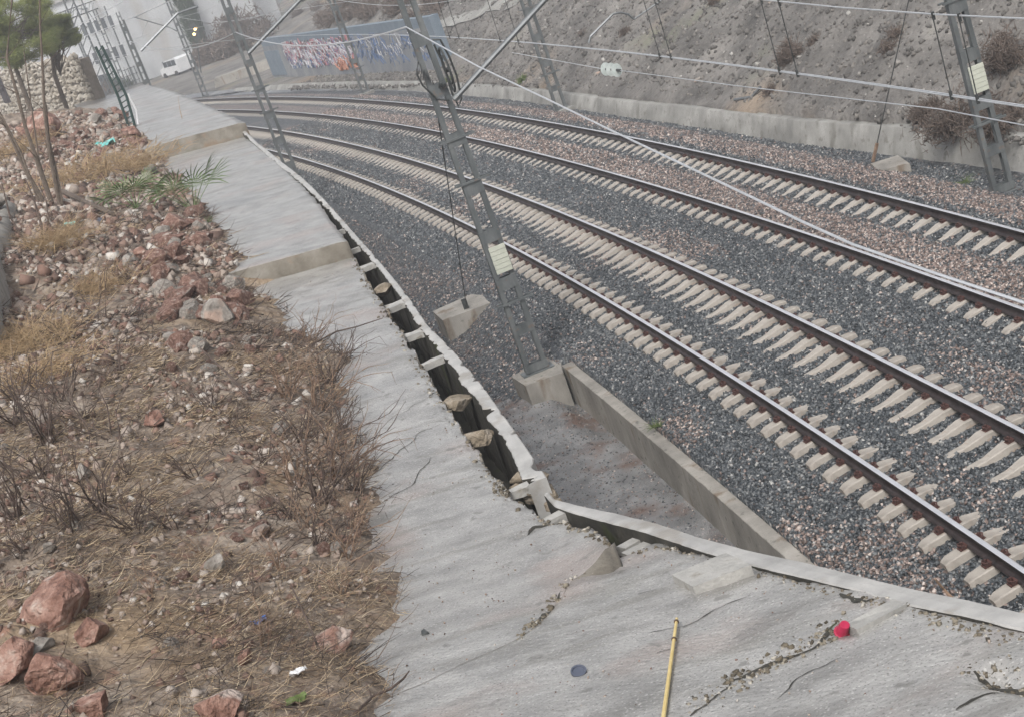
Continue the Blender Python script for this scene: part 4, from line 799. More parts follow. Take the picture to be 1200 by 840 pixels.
mb = MB(); c = at_a(2, 104, RA(pw[0], pw[1])[1]-6.); mb.box(c, (1.2, .12, 1.35), [dw, nw, [0, 0, 1]]); mb.box(c+nw*.08, (1.3, .04, .06), [dw, nw, [0, 0, 1]]); tag(mb.build('panel_board', m_board), 'dark brown upright board in front of the stone wall at the left edge', 'board')
mb = MB(); c = at_a(4, 58, RA(pw[0], pw[1])[1]-4.); mb.box(c, (1.6, .5, .5), [dw, nw, [0, 0, 1]]); mb.box(c+np.array([0, 0, .28]), (1.7, .6, .05), [dw, nw, [0, 0, 1]]); tag(mb.build('storage_box', m_grey), 'dark grey box under the pine on top of the stone wall', 'box')
pp = bankpt(154, 149); t = thing('steel_post_frame', 'dark green twin post frame standing at the far slab corner', 'post', pp); ap = RA(pp[0], pp[1])[1]; b_ = np.array(pp); legs = []
for st in ([(150, 146), (138, 112), (112, 55)], [(158, 147), (148, 112), (119, 54)]):
    pts = [at_a(u, v, ap)-b_ for u, v in st]; legs.append(pts); mb = MB(); mb.tube([pts[0]-[0, 0, .3]]+pts, .05, 6); mb.build('post', m_postg, t)
mb = MB()
for i in range(14):
    x = i/14; P_ = lambda L, x: np.array([np.interp(x, [0, .4, 1], [q[k] for q in L]) for k in range(3)]); mb.tube([P_(legs[0], x), P_(legs[1], min(1, x+.06))], .02, 4)
mb.build('lattice', m_postg, t)
mb = MB(); mb.tube([at_a(162, 146, ap-.2), at_a(160, 130, ap-.2), at_a(150, 110, ap-.2)], .035, 6); tag(mb.build('white_pipe', m_white), 'thin white pipe leaning along the farthest slab corner', 'pipe')

# pine: trunk, limbs, needle clumps
def pine(u, v, a_, R, label, seed):
    c = at_a(u, v, a_); zb = float(zbank(*RA(c[0], c[1]))); t = thing('pine_tree', label, 'tree', (c[0]-1.2, c[1]+.5, zb)); b_ = np.array(t.location); rs_ = np.random.RandomState(seed); cc = c-b_
    mb = MB(); mb.tube([(0, 0, -.3), (.1, 0, cc[2]*.35), (.3, 0, cc[2]*.8), (.9, 0, cc[2]+R*.6)], [.16, .13, .1, .04], 8); ends = []
    for i in range(75):
        z = rs_.uniform(.75, 1.0); st_ = np.array([.1+.6*z, 0, cc[2]*z+R*.3*z]); th = rs_.uniform(0, 2*PI); e = cc+np.array([math.cos(th)*R*rs_.uniform(.3, 1.15), math.sin(th)*R*rs_.uniform(.3, 1.), rs_.uniform(-.75, .85)*R]); mb.tube([st_, (st_+e)/2+[0, 0, .1], e], [.035, .02, .01], 4); ends.append(e)
    mb.build('trunk', m_bark, t); n_ = 26000; E_ = np.array(ends); k = rs_.randint(len(E_), size=n_); Pn = E_[k]+rs_.normal(0, .105*R, (n_, 3))*[1, 1, .6]; d = rs_.normal(0, 1, (n_, 3)); d[:, 2] = np.abs(d[:, 2])*.8; d /= np.linalg.norm(d, axis=1)[:, None]
    V, F_ = blades(n_, Pn, d, rs_.uniform(.1, .2, n_), rs_.uniform(.008, .018, n_), rs_.normal(0, .1, (n_, 2)), rs_); obj('crown', V, F_, m_pine, t, attrs={'tone': np.repeat(rs_.rand(n_), 12)})
aw = RA(pw[0], pw[1])[1]
pine(22, 38, aw-4, 1.75, 'yellow green pine crown hanging over the stone wall at top left', 3)
pine(66, 42, aw-2, .85, 'small pine tuft right of the larger crown above the stone wall', 4)

# ------------------------------------------------------------------ catenary masts
TH = lambda a: A0+a/RAD
def mast(r, a, zb, label, arm=-1, wheel=False, plate=True, Hm=8.6, w0=.46, w1=.3, group='lattice catenary masts beside the tracks', arm2=True):
    p = W(r, a, zb); t = thing('catenary_mast', label, 'mast', p, TH(a), group)     # local x = outward, y = along
    ws = lambda z: w0+(w1-w0)*z/Hm
    for s_ in (-1, 1):
        mb = MB(); x0, x1 = s_*ws(0)/2, s_*ws(Hm)/2
        for yy, dx, dy in ((0, .02, .12), (-.055, .1, .014), (.055, .1, .014)):
            o = -s_*(dx/2-.01) if dx > .03 else 0
            mb.hull8([(x0+o-dx/2, yy-dy/2, 0), (x0+o+dx/2, yy-dy/2, 0), (x0+o+dx/2, yy+dy/2, 0), (x0+o-dx/2, yy+dy/2, 0), (x1+o-dx/2, yy-dy/2, Hm), (x1+o+dx/2, yy-dy/2, Hm), (x1+o+dx/2, yy+dy/2, Hm), (x1+o-dx/2, yy+dy/2, Hm)])
        mb.build('leg', m_steel, t)
    z = .95
    while z < Hm-.2:
        for s_ in (-1, 1):
            mb = MB(); mb.box((0, s_*.068, z), (ws(z)+.02, .012, (.26 if z > 1.2 else .2))); mb.build('batten', m_steel, t)
        z += 1.02
    mb = MB(); mb.box((0, 0, .012), (w0+.22, .34, .024)); mb.box((0, -.09, .12), (w0+.04, .012, .16)); mb.box((0, .09, .12), (w0+.04, .012, .16)); mb.build('base_plate', m_rust if False else m_steel, t)
    for z in (1.55, 5.05, 4.15):
        mb = MB(); 
        for s_ in (-1, 1): mb.box((.04, s_*.085, z), (ws(z)+.34, .03, .045))
        mb.build('clamp', m_steel, t)
    if plate:
        mb = MB()
        for i in range(6): mb.box((.03, -.105, 2.25+i*.095), (.34, .02+.012*(i % 2), .088))
        mb.build('ribbed_plate', m_plate, t)
    if arm:
        d = arm
        mb = MB(); mb.tube([(d*.2, 0, 5.55), (d*.6, 0, 6.0), (d*3.0, 0, 7.7+.0)], .045, 8); ca = mb.build('cantilever', m_tube, t)
        mb = MB(); 
        for i in range(5): mb.lathe((d*(.45+.05*i), 0, 5.85+.045*i), [(.03, -.01), (.075, 0), (.03, .012)], ax=(d, 0, .75), n=12)
        mb.build('insulator', m_glass, ca)
        mb = MB(); mb.tube([(d*.2, 0, 7.9), (d*3.0, 0, 7.65)], .025, 6); mb.build('top_tie', m_tube, t)
        if arm2: mb = MB(); mb.tube([(d*2.1, 0, 7.05), (d*2.9, 0, 6.3), (d*2.95, 0, 5.95)], .018, 6); mb.build('registration_arm', m_tube, t)
    if wheel:
        mb = MB(); n_ = 26
        for R_, r_ in ((.34, .022), (.22, .018)): mb.tube([(.30, .1*math.cos(k*2*PI/n_)+R_*math.cos(k*2*PI/n_)*.5, 6.35+R_*math.sin(k*2*PI/n_)*1.3) for k in range(n_+1)], r_, 6)
        mb.lathe((.27, 0, 6.35), [(.05, 0), (.05, .08)], ax=(1, 0, 0), n=10); mb.build('tension_wheel', m_dark, t)
        mb = MB(); mb.tube([(.2, -.12, 7.0), (.34, -.16, 6.95), (.4, -.12, 6.6), (.42, -.1, 6.2), (.36, -.12, 5.75), (.26, -.1, 5.62), (.22, -.1, 5.9), (.25, -.1, 6.5), (.2, -.1, 6.9)], .022, 6)
        mb.tube([(-.2, -.12, 6.7), (-.32, -.16, 6.5), (-.28, -.14, 6.25), (-.1, -.12, 5.9), (.12, -.12, 5.8)], .02, 6); mb.build('hose', m_dark, t)
        for zz, xx in ((6.55, -.3), (6.42, -.26), (6.15, .02)):
            mb = MB(); 
            for i in range(4): mb.lathe((xx+.045*i, -.14, zz-.02*i), [(.02, -.008), (.06, 0), (.02, .01)], ax=(1, 0, -.4), n=10)
            mb.build('insulator', m_dark, t)
    return t
b1 = G(630, 434, -.55); r_m, a_m = RA(b1[0], b1[1])
mast(r_m, a_m, -.55, 'foreground lattice mast with tension wheel standing on the stained foundation block', 0, True)
mast(-2.1, 62.2, -.8, 'lattice mast rising behind the raised middle slab, second on the near side', 0, plate=False)
mast(-2.1, 94.5, -.8, 'thin hazy lattice mast, third on the near side, against the pale building', 0, arm2=False)
for a_, rr_, lab in [(30.2, 8.2, 'lattice mast at the right edge with pale ribbed plate'), (59.9, 8.2, 'lattice mast on the far side behind the steel strut'), (90.6, 8.6, 'lattice mast in front of the graffiti wall'), (131, 9.4, 'hazy lattice mast beside the white van')]:
    mast(rr_, a_, float(zbed(np.array(rr_), np.array(a_))), lab, -1, False, a_ < 40)
for a_, rr_ in ((59.9, 8.2), (90.6, 8.6)):
    mb = MB(); mb.box(W(rr_, a_, float(zbed(np.array(rr_), np.array(a_)))+.02), (.8, .8, .2), [W(1, a_)-W(0, a_), W(0, a_+1)-W(0, a_), (0, 0, 1)]); tag(mb.build('foundation_block', m_gutter), 'small concrete foundation under the mast %s' % ('behind the strut' if a_ < 70 else 'before the graffiti wall'), 'concrete block')

# ------------------------------------------------------------------ wires
def wire(name, label, pts, r, cat='wire', m=None, parent=None):
    mb = MB(); mb.tube(pts, r, 5); o = mb.build(name, m or m_wire, parent); return tag(o, label, cat) if label else o
def sag(p, q, s_, n_=24): return [p+(q-p)*t-np.array([0, 0, 4*s_*t*(1-t)]) for t in np.linspace(0, 1, n_)]
def zmess(a, c, half=20.5): return 6.95-.75*(1-((a-c)/half)**2)
RC = .87
SP = [(-1, 31), (31, 62.2), (62.2, 94.5), (94.5, 126), (126, 160)]
def span(rc, s0, z0, lab):
    pts = []
    for p, q in SP:
        for t in np.linspace(0, 1, 14)[:-1]: pts.append(W(rc, p+(q-p)*t, z0+1.65-.75*4*t*(1-t)))
    mw = wire('messenger_wire', 'upper messenger wire of the %s track catenary' % lab, pts, .0095)
    return mw
m1 = span(RC, 0, 5.3, 'near'); m2 = span(4.97, 0, 5.5, 'far')
c1 = wire('contact_wire', 'contact wire of the near track carrying the droppers, upper of the pair', [W(RC-.03, a_, 5.3) for a_ in np.arange(-10, 160, 3.)], .0085)
c2 = wire('contact_wire', 'contact wire of the near track, lower of the pair', [W(RC+.06, a_, 5.27) for a_ in np.arange(-10, 160, 3.)], .0085)
c3 = wire('contact_wire', 'contact wire over the far track', [W(4.97, a_, 5.5) for a_ in np.arange(-10, 160, 3.)], .0085)
def dropper(u, v):
    p = G(u, v, 5.3); r, a = RA(p[0], p[1]); 
    for s0, s1 in SP:
        if s0 <= a < s1: t = (a-s0)/(s1-s0); zt = 6.95-3*t*(1-t)
    return a, zt
for u, v in [(1087, 124), (1117, 129), (902, 89), (920, 93), (775, 66), (787, 68), (535, 41), (545, 42), (594, 45), (612, 48)]:
    a, zt = dropper(u, v); mb = MB(); mb.tube([W(RC-.03, a, 5.3), W(RC, a+.02, zt)], .007, 4); mb.tube([W(RC-.03, a, 5.26), W(RC-.03, a, 5.36)], .02, 5); mb.tube([W(RC, a, zt-.06), W(RC, a, zt+.03)], .02, 5)
    tag(mb.build('dropper', m_dark), 'thin dark dropper hanging between messenger and contact wire of the near track', 'dropper', 'droppers of the near catenary')
# anchored wire with the glass insulator, a little below the contact pair
q0, q1, q2, q3 = at_a(600, 62, 36.5), at_a(706, 81, 30.4), at_a(727, 83, 29.6), at_a(1100, 128, 17.2)
iw = wire('anchored_wire', 'thin anchored wire with a glass insulator in front of the hillside', [q0, q1, q2, (q2+q3)/2+[0, 0, -.02], q3, at_a(1200, 147, 15.)], .0075)
mb = MB(); d_ = q2-q1; L_ = np.linalg.norm(d_); d_ /= L_
d_ = d_; mc_ = MB(); mc_.tube([q1, q2], .028, 6); mc_.build('insulator_core', m_dark, iw)
for i in range(3): mb.lathe(q1+d_*(L_*(.2+.3*i)), [(.04, -.012), (.125, -.005), (.13, 0), (.04, .006)], ax=(d_+np.array([.5, -.35, .1])), n=20)
mb.build('glass_insulator', m_glass, iw)
# feeder on the near mast side
zf_ = lambda t: None
fp = W(r_m-.0, a_m, 0); f0 = at_a(476, 32, a_m-.15)
fe = [f0]+[at_a(u, v, a_) for u, v, a_ in [(560, 78, 27), (640, 116, 23), (720, 155, 19.3), (800, 193, 16.5), (880, 231, 14.1), (940, 260, 12.9), (1000, 287, 11.9), (1100, 322, 10.7), (1200, 355, 9.9), (1400, 400, 8.6)]]
wire('feeder_wire', 'bright thick feeder wire running from the foreground mast down across the tracks', fe, .013)
wire('feeder_wire', 'sagging feeder wire between the two nearest masts in front of the mural', sag(f0, at_a(276, 38, 62.), .45), .018)
wire('feeder_wire', 'sagging wire from the second mast towards the pale buildings', sag(at_a(276, 38, 62.), W(-2.1, 94.5, 6.6), .6), .018)
# pull-off arm from the right mast over the near track
t = thing('pull_off_arm', 'curved grey pull off arm reaching over the contact wires from the right', 'bracket arm', at_a(690, 51, 30.4)); b_ = np.array(t.location)
mb = MB(); mb.tube([at_a(u, v, 30.4)-b_ for u, v in [(690, 51), (692, 43), (705, 30), (718, 17), (727, 15), (736, 17), (743, 23)]], .022, 6); mb.tube([at_a(743, 23, 30.4)-b_, at_a(772, 3, 30.4)-b_, W(8.1, 30.2, 7.4)-b_], .018, 6); mb.build('tube', m_tube, t)
mb = MB(); c = at_a(770, 5, 30.4)-b_
for i in range(3): mb.lathe(c+np.array([.05, 0, .04])*i, [(.02, -.01), (.07, 0), (.02, .012)], ax=(.8, 0, .6), n=10)
mb.build('insulator', m_dark, t)
# strut of the foreground mast (image line 535,115 -> 640,0)
t = thing('steel_strut', 'thick grey steel strut rising from the foreground mast over the tracks', 'strut', at_a(534, 115, a_m-.1)); b_ = np.array(t.location)
mb = MB(); s0 = at_a(534, 115, a_m-.1)-b_; s1 = at_a(637, 2, a_m-.1)-b_; s2 = s0+(s1-s0)*1.35; mb.tube([s0, s2], .055, 8); mb.build('tube', m_tube, t); mb = MB(); mb.lathe(s0, [(.07, -.05), (.07, .06)], ax=s1-s0, n=8); mb.build('bracket', m_steel, t)
t = thing('steel_strut', 'hazy grey strut rising from the second mast above the mural', 'strut', at_a(292, 62, 62.1)); b_ = np.array(t.location)
mb = MB(); s0 = at_a(291, 63, 62.1)-b_; s1 = at_a(352, 0, 62.1)-b_; mb.tube([s0, s0+(s1-s0)*1.3], .075, 8); mb.build('tube', m_tube, t)
t = thing('steel_strut', 'faint strut between the hazy masts at top left', 'strut', at_a(165, 60, 94.4)); b_ = np.array(t.location); mb = MB(); mb.tube([at_a(165, 60, 94.4)-b_, at_a(208, 16, 94.4)-b_, at_a(232, 8, 94.4)-b_], .08, 6); mb.build('tube', m_tube, t)
# guys
g0 = G(547, 362, -.45); wire('guy_wire', 'thin dark guy rod from the anchor block up to the foreground mast', [g0, g0+(at_a(507, 95, a_m)-g0)], .012, 'guy wire', m_dark)
mb = MB(); mb.box(g0+[0, 0, .1], (.13, .06, .32)); tag(mb.build('guy_bracket', m_dark), 'dark steel bracket on top of the anchor block beside the coping', 'bracket')
g1 = G(1023, 190, -.3); wire('guy_wire', 'dark steel guy running up from the far gutter to the right mast', [g1, at_a(1065, 0, RA(g1[0], g1[1])[1]-1.2), at_a(1083, -90, 30.6)], .014, 'guy wire', m_dark)
mb = MB(); mb.tube([g1, g1+(at_a(1065, 0, RA(g1[0], g1[1])[1]-1.2)-g1)*.12], .045, 6); tag(mb.build('guy_tensioner', m_twig2), 'rusty turnbuckle at the foot of the steel guy', 'turnbuckle')

# ------------------------------------------------------------------ hillside planting
def bush(p, R, m, name, label, cat, n_=1500, seed=0, group=None, stem=True, wid=(.008, .02), ln=(.12, .3)):
    t = thing(name, label, cat, p, 0, group); rs_ = np.random.RandomState(seed); mb = MB(); E_ = []
    for _ in range(16):
        d = rs_.normal(0, 1, 3)*np.array([1.3, .9, 1]); d[2] = abs(d[2])*.7+.1; d /= np.linalg.norm(d); e = d*R*rs_.uniform(.25, 1.25); mb.tube([(0, 0, -.1), e*.5+[0, 0, .05], e], [.02, .014, .006], 4); E_.append(e)
    mb.build('stems', m_twig2, t); E_ = np.array(E_); k = rs_.randint(16, size=n_); P_ = E_[k]*rs_.uniform(.5, 1.1, (n_, 1))+rs_.normal(0, .16*R, (n_, 3)); d = rs_.normal(0, 1, (n_, 3))+[0, 0, .4]; d /= np.linalg.norm(d, axis=1)[:, None]
    V, F_ = blades(n_, P_, d, rs_.uniform(*ln, n_), rs_.uniform(*wid, n_), rs_.normal(0, .2, (n_, 2)), rs_); obj('foliage', V, F_, m, t); return t
def hillpt(u, v): return H(u, v, zhill, 300)
for i, (u, v, R, lab) in enumerate([(1128, 152, .85, 'reddish brown dry bush above the gutter wall left of the right mast'), (1180, 150, .8, 'reddish dry bush right of the right mast'), (1185, 75, .9, 'brown dry bush high on the slope at the right edge'), (1085, 135, .4, 'small grey twig bush on top of the gutter wall'),
        (930, 70, .45, 'ochre tuft of brush below the droppers')]):
    bush(hillpt(u, v), R, m_shrub, 'dry_bush', lab, 'bush', 1300, i)
for i in range(9):
    u = rnd.uniform(520, 1200); v = rnd.uniform(0, 110)
    bush(hillpt(u, v), rnd.uniform(.12, .26), m_shrub if rnd.rand() < .7 else m_green, 'hill_shrub', 'tiny low shrub dotted on the rubble hillside', 'shrub', 200, i+60, 'tiny shrubs on the hillside')
for i in range(34):
    u = rnd.uniform(255, 520); v = rnd.uniform(0, 30); p = hillpt(u, v); bush(p, rnd.uniform(.5, 1.1), m_shrub, 'hill_shrub', 'hazy brown shrub on the slope above the mural', 'shrub', 260, i+160, 'brown shrubs above the mural', wid=(.02, .05), ln=(.3, .7))
for i in range(10): 
    p = hillpt(rnd.uniform(600, 1190), rnd.uniform(5, 105)); s_ = rnd.uniform(.12, .25); mb = MB(); rockmesh(mb, p, s_, rnd, .6, 2); tag(mb.build('rock', m_rockgrey), 'pale rock lying on the far hillside', 'rock', 'pale rocks on the hillside')
mb = MB(); mb.tube([hillpt(862, 121)+[0, 0, .1], hillpt(882, 118)+[0, 0, .1], hillpt(893, 108)+[0, 0, .15]], .05, 6); tag(mb.build('fallen_pipe', m_tube), 'short grey pipe lying on top of the gutter wall', 'pipe')
# track on the hill
pp_ = [hillpt(u, v) for u, v in [(490, 38), (498, 36), (506, 34), (514, 31), (522, 29), (530, 26), (538, 24), (546, 21), (554, 18), (562, 15), (570, 12), (580, 8), (590, 5), (600, 2), (615, -3)]]; P = []
for i, p in enumerate(pp_): P.append([W(RA(p[0], p[1])[0]+k, RA(p[0], p[1])[1], float(zhill(RA(p[0], p[1])[0]+k, RA(p[0], p[1])[1]))+.06) for k in (-.5, -.25, 0, .25, .5)])
v, f = grid(np.array(P)); tag(obj('hill_path', v, f, m_gutter), kind='structure')

# ------------------------------------------------------------------ graffiti wall
pa, pb = W(12.0, 85.8), W(12.4, 122); d = pb-pa; L = np.linalg.norm(d); d /= L; nr = np.array([-d[1], d[0], 0]); nr = -nr if nr@(pa) > 0 else nr   # towards the camera
gw = thing('graffiti_wall', 'long hazy concrete wall painted blue with red and white graffiti', 'wall', (pa[0], pa[1], -.5)); Hw = 3.15
mb = MB(); mb.box(d*L/2+np.array([0, 0, Hw*.41])-nr*.2, (L, .4, Hw*.82), [d, nr, (0, 0, 1)]); mb.build('wall_face', m_mural, gw)
mb = MB(); mb.box(d*L/2+np.array([0, 0, Hw*.91+.001])-nr*.2, (L, .404, Hw*.18), [d, nr, (0, 0, 1)]); mb.box(d*.3+np.array([0, 0, Hw*.5])-nr*.25, (.9, .56, Hw+.02), [d, nr, (0, 0, 1)]); mb.box(d*(L-2)+np.array([0, 0, Hw*.4])+nr*.015, (4.2, .03, Hw*.6), [d, nr, (0, 0, 1)]); mb.build('blue_band', m_blue, gw)
rs_ = np.random.RandomState(4)
def strokes(x0, x1, z0, z1, n_, m, r_, nm, off=.03):
    mb = MB()
    for _ in range(n_):
        x = rs_.uniform(x0, x1); z = rs_.uniform(z0, z1); k = rs_.uniform(.25, .7); q = [d*x+np.array([0, 0, z])+nr*off, d*(x+rs_.uniform(-.3, .5))+np.array([0, 0, z+k*rs_.uniform(.3, 1)])+nr*off, d*(x+rs_.uniform(-.3, .9))+np.array([0, 0, min(z+k, Hw*.86)])+nr*off, d*(x+rs_.uniform(.1, 1.1))+np.array([0, 0, z+k*rs_.uniform(-.3, .6)])+nr*off]; mb.tube(q, r_, 4)
    mb.build(nm, m, gw)
strokes(15, 31, .75, 2.3, 200, m_paintr, .035, 'red_graffiti', .02); strokes(15, 31, .7, 2.3, 170, m_paintw, .028, 'white_graffiti', .04); strokes(1, 15, .6, 2.1, 90, m_paintb, .02, 'blue_graffiti', .015); strokes(15, 31, .7, 2.2, 120, m_paintb, .03, 'dark_graffiti', .025); strokes(15.5, 19.5, .45, .8, 22, m_painto, .06, 'orange_graffiti', .03); strokes(2, 13, 1., 2., 30, m_paintw, .018, 'pale_graffiti', .02)

# ------------------------------------------------------------------ the yard and the town beyond
YZ = -.55
def frame(u0, v0, u1, v1, z=YZ):
    p, q = G(u0, v0, z), G(u1, v1, z); d = q-p; L = np.linalg.norm(d); d /= L; n_ = np.array([-d[1], d[0], 0]); n_ = n_ if n_@p > 0 else -n_; return p, d, n_, L     # n_ points away
def building(label, u0, v0, u1, v1, h, dep, wallm, roofm, wins, name='building', z=YZ, eave=.3):
    p, d, n_, L = frame(u0, v0, u1, v1, z); t = thing(name, label, 'building', p); mb = MB(); mb.box(d*L/2+n_*dep/2+np.array([0, 0, h/2]), (L, dep, h), [d, n_, (0, 0, 1)]); mb.build('walls', wallm, t)
    mb = MB(); mb.box(d*L/2+n_*dep/2+np.array([0, 0, h+.2]), (L+eave*2, dep+eave*2, .4), [d, n_, (0, 0, 1)], .98); mb.build('roof', roofm, t)
    for x, z_, w_, hh in wins:
        mb = MB(); c = d*x*L+np.array([0, 0, z_*h]); mb.box(c-n_*.03, (w_, .1, hh), [d, n_, (0, 0, 1)]); f_ = mb.build('window', m_white, t); mb = MB(); mb.box(c-n_*.05, (w_*.86, .1, hh*.86), [d, n_, (0, 0, 1)]); mb.build('pane', m_win, f_)
    return t
# yard sheets
yard = [G(u, v, YZ+.06) for u, v in [(60, 125), (205, 118), (300, 105), (310, 60), (250, 45), (150, 60), (60, 60)]]
me = obj('yard_road', yard, [tuple(range(7))[::-1]], m_asph); tag(me, kind='structure')
building('long pale warehouse with streaked wall behind the masts at top left', 70, 122, 172, 97, 11, 16, m_render, m_roof, [(.08+.075*i, .66, 1.1, 1.5) for i in range(12)]+[(.08+.075*i, .36, 1.1, 1.5) for i in range(12)]+[(.3, .1, 3., 2.2), (.6, .1, 3., 2.2)])
building('white house with grey eaves beyond the van', 170, 84, 238, 66, 8.5, 12, m_render, m_roof, [(.2, .3, 1.2, 1.3), (.55, .3, 1.2, 1.3), (.8, .3, 1.4, 2), (.3, .75, 1.2, 1.2), (.7, .75, 1.2, 1.2)])
building('grey block with dark wall at the top edge right of the cypress', 236, 42, 296, 26, 12, 14, m_grey, m_roof, [(.3, .5, 1.6, 1.3), (.7, .5, 1.6, 1.3)])
building('low white shed at the foot of the hazy mound', 242, 56, 262, 50, 3., 5, m_render, m_roof, [(.5, .5, 1.2, 1.2)])
p, d, n_, L = frame(176, 92, 205, 84); mb = MB(); mb.box(d*L/2+[0, 0, 1.2], (L, .3, 2.6), [d, n_, (0, 0, 1)]); tag(mb.build('garden_wall', m_wall), 'dull stained garden wall left of the van', 'wall')
p, d, n_, L = frame(222, 108, 300, 96); mb = MB(); mb.box(d*L/2+[0, 0, .15], (L, .4, .5), [d, n_, (0, 0, 1)]); tag(mb.build('kerb', m_gutter), 'pale kerb between the yard and the far track', 'kerb')
p, d, n_, L = frame(214, 103, 234, 96); 
p = G(290, 92, YZ); mb = MB(); mb.box(p+[0, 0, .4], (5.5, 2., 1.), None, .9); tag(mb.build('concrete_ramp', m_rust if False else m_wall), 'low brownish concrete ramp left of the mural', 'ramp')
# van
p, d, n_, L = frame(192, 93, 230, 84); t = thing('white_van', 'small white van parked in the hazy yard', 'van', p+d*L*.5)
prof_ = [(-2.2, .35), (-2.25, .9), (-2.1, 1.1), (-1.3, 1.25), (-.75, 1.85), (1.9, 1.95), (2.2, 1.75), (2.25, .4)]
mb = MB(); k = len(prof_); V = [d*x-n_*.85+np.array([0, 0, z]) for x, z in prof_]+[d*x*.99+n_*.85+np.array([0, 0, z]) for x, z in prof_]; mb.add(V, [tuple(range(k)), tuple(range(2*k-1, k-1, -1))]+[(i, i+k, (i+1) % k+k, (i+1) % k) for i in range(k)]); mb.build('body', m_white, t)
for x0, x1, z0, z1 in ((-.95, -.1, 1.2, 1.75), (.0, .95, 1.2, 1.78), (1.05, 1.9, 1.2, 1.78)):
    mb = MB(); mb.box(d*(x0+x1)/2-n_*.86+np.array([0, 0, (z0+z1)/2]), (x1-x0, .03, z1-z0), [d, n_, (0, 0, 1)]); mb.build('window', m_win, t)
mb = MB(); mb.box(d*-1.06+np.array([0, 0, 1.56]), (.03, 1.5, .72), [d*.74+np.array([0, 0, .67]), n_, np.array([0, 0, .74])-d*-.67*-1]); mb.build('windscreen', m_win, t)
for x in (-1.4, 1.4):
    for s_ in (-1, 1):
        mb = MB(); mb.lathe(d*x+n_*s_*.86+np.array([0, 0, .33]), [(.33, -.1), (.33, .1)], ax=n_, n=14); wh = mb.build('wheel', m_tyre, t)
mb = MB(); mb.box(d*-2.26-n_*.6+np.array([0, 0, .85]), (.04, .3, .2), [d, n_, (0, 0, 1)]); mb.build('headlight', m_glass, t)
# cypress
c = G(240, 70, YZ); t = thing('cypress_tree', 'slim dark green cypress beside the white house', 'tree', c); mb = MB(); mb.tube([(0, 0, -.2), (0, 0, 9)], [.18, .03], 6); mb.build('trunk', m_bark, t)
rs_ = np.random.RandomState(2); n_c = 5000; z = rs_.uniform(.3, 9.5, n_c); th = rs_.uniform(0, 2*PI, n_c); R_ = 1.15*np.sin(np.clip((z+.6)/10.2, 0, 1)*PI)**.6*rs_.uniform(.3, 1.05, n_c); P_ = np.stack([np.cos(th)*R_, np.sin(th)*R_, z], 1); dd = np.stack([np.cos(th)*.4, np.sin(th)*.4, np.ones(n_c)], 1); V, F_ = blades(n_c, P_, dd, rs_.uniform(.25, .5, n_c), rs_.uniform(.03, .07, n_c), rs_.normal(0, .1, (n_c, 2)), rs_); obj('crown', V, F_, m_cyp, t)
for i, (u, v, R, lab) in enumerate([(262, 70, 3.2, 'hazy brown bush mound right of the cypress'), (285, 55, 3.4, 'hazy brown bush mound nearer the mural'), (215, 62, 1.6, 'dark green shrub in front of the white house'), (178, 85, 1.8, 'dull green shrub left of the van'), (160, 92, 1.4, 'faint shrub at the warehouse corner')]):
    bush(G(u, v, YZ), R, m_shrub if i < 2 else m_cyp, 'bush', lab, 'bush', 2200, 90+i, wid=(.05, .11), ln=(.4, .9))
# lit signal
c = G(236, 88, YZ); t = thing('signal_post', 'signal post with two amber lamps lit beside the cypress', 'signal', c); a_s = RA(c[0], c[1])[1]
top = at_a(228, 37, a_s); b_ = np.array(c); x = top-b_; mb = MB(); mb.tube([(0, 0, 0), (x[0], x[1], x[2]-.4)], .06, 6); mb.box(x+[0, .15, 0], (.6, .2, 1.5)); mb.build('housing', m_dark, t)
for (u, v), r_ in (((228.5, 34), .2), ((227.5, 40.5), .13)):
    q = at_a(u, v, a_s)-b_; mb = MB(); mb.lathe(q+[0, .05, 0], [(r_, 0), (r_*.8, .05), (.02, .08)], ax=(0, -1, .1), n=14); mb.build('lamp', m_lamp, t)
# portal gantry
def tower(u, v, h, lab, w_=1.0):
    c = G(u, v, YZ); t = thing('lattice_tower', lab, 'tower', c, .1)
    for sx in (-1, 1):
        for sy in (-1, 1): mb = MB(); mb.tube([(sx*w_/2, sy*w_/2, 0), (sx*w_*.4, sy*w_*.4, h)], .06, 4); mb.build('leg', m_steel, t)
    mb = MB(); k = int(h/1.1)
    for i in range(k):
        z0, z1 = i*h/k, (i+1)*h/k; s0 = w_/2-(w_*.1)*i/k; s1 = w_/2-(w_*.1)*(i+1)/k
        for sy in (-1, 1): mb.tube([(-s0, sy*s0, z0), (s1, sy*s1, z1)], .035, 4); mb.tube([(sy*s0, -s0, z0), (sy*s1, s1, z1)], .035, 4)
    mb.build('bracing', m_steel, t); return t, c
t1, ca = tower(128, 116, 14, 'hazy lattice gantry tower left of the foreground posts', 1.1); t2, cb = tower(186, 80, 14, 'hazy lattice gantry tower before the white house', 1.1)
t = thing('gantry_beam', 'long trussed gantry beam carried by the two hazy towers', 'gantry', ca+[0, 0, 9.]); dd = cb-ca; mb = MB()
for zz in (0, .9):
    for oy in (-.4, .4): mb.tube([np.array([oy, 0, zz])-dd*.3, np.array([oy, 0, zz])+dd*1.15], .06, 4)
n_ = 22
for i in range(n_): mb.tube([-dd*.3+dd*1.45*i/n_+[0, 0, 0], -dd*.3+dd*1.45*(i+1)/n_+[0, 0, .9]], .035, 4)
mb.build('truss', m_steel, t)
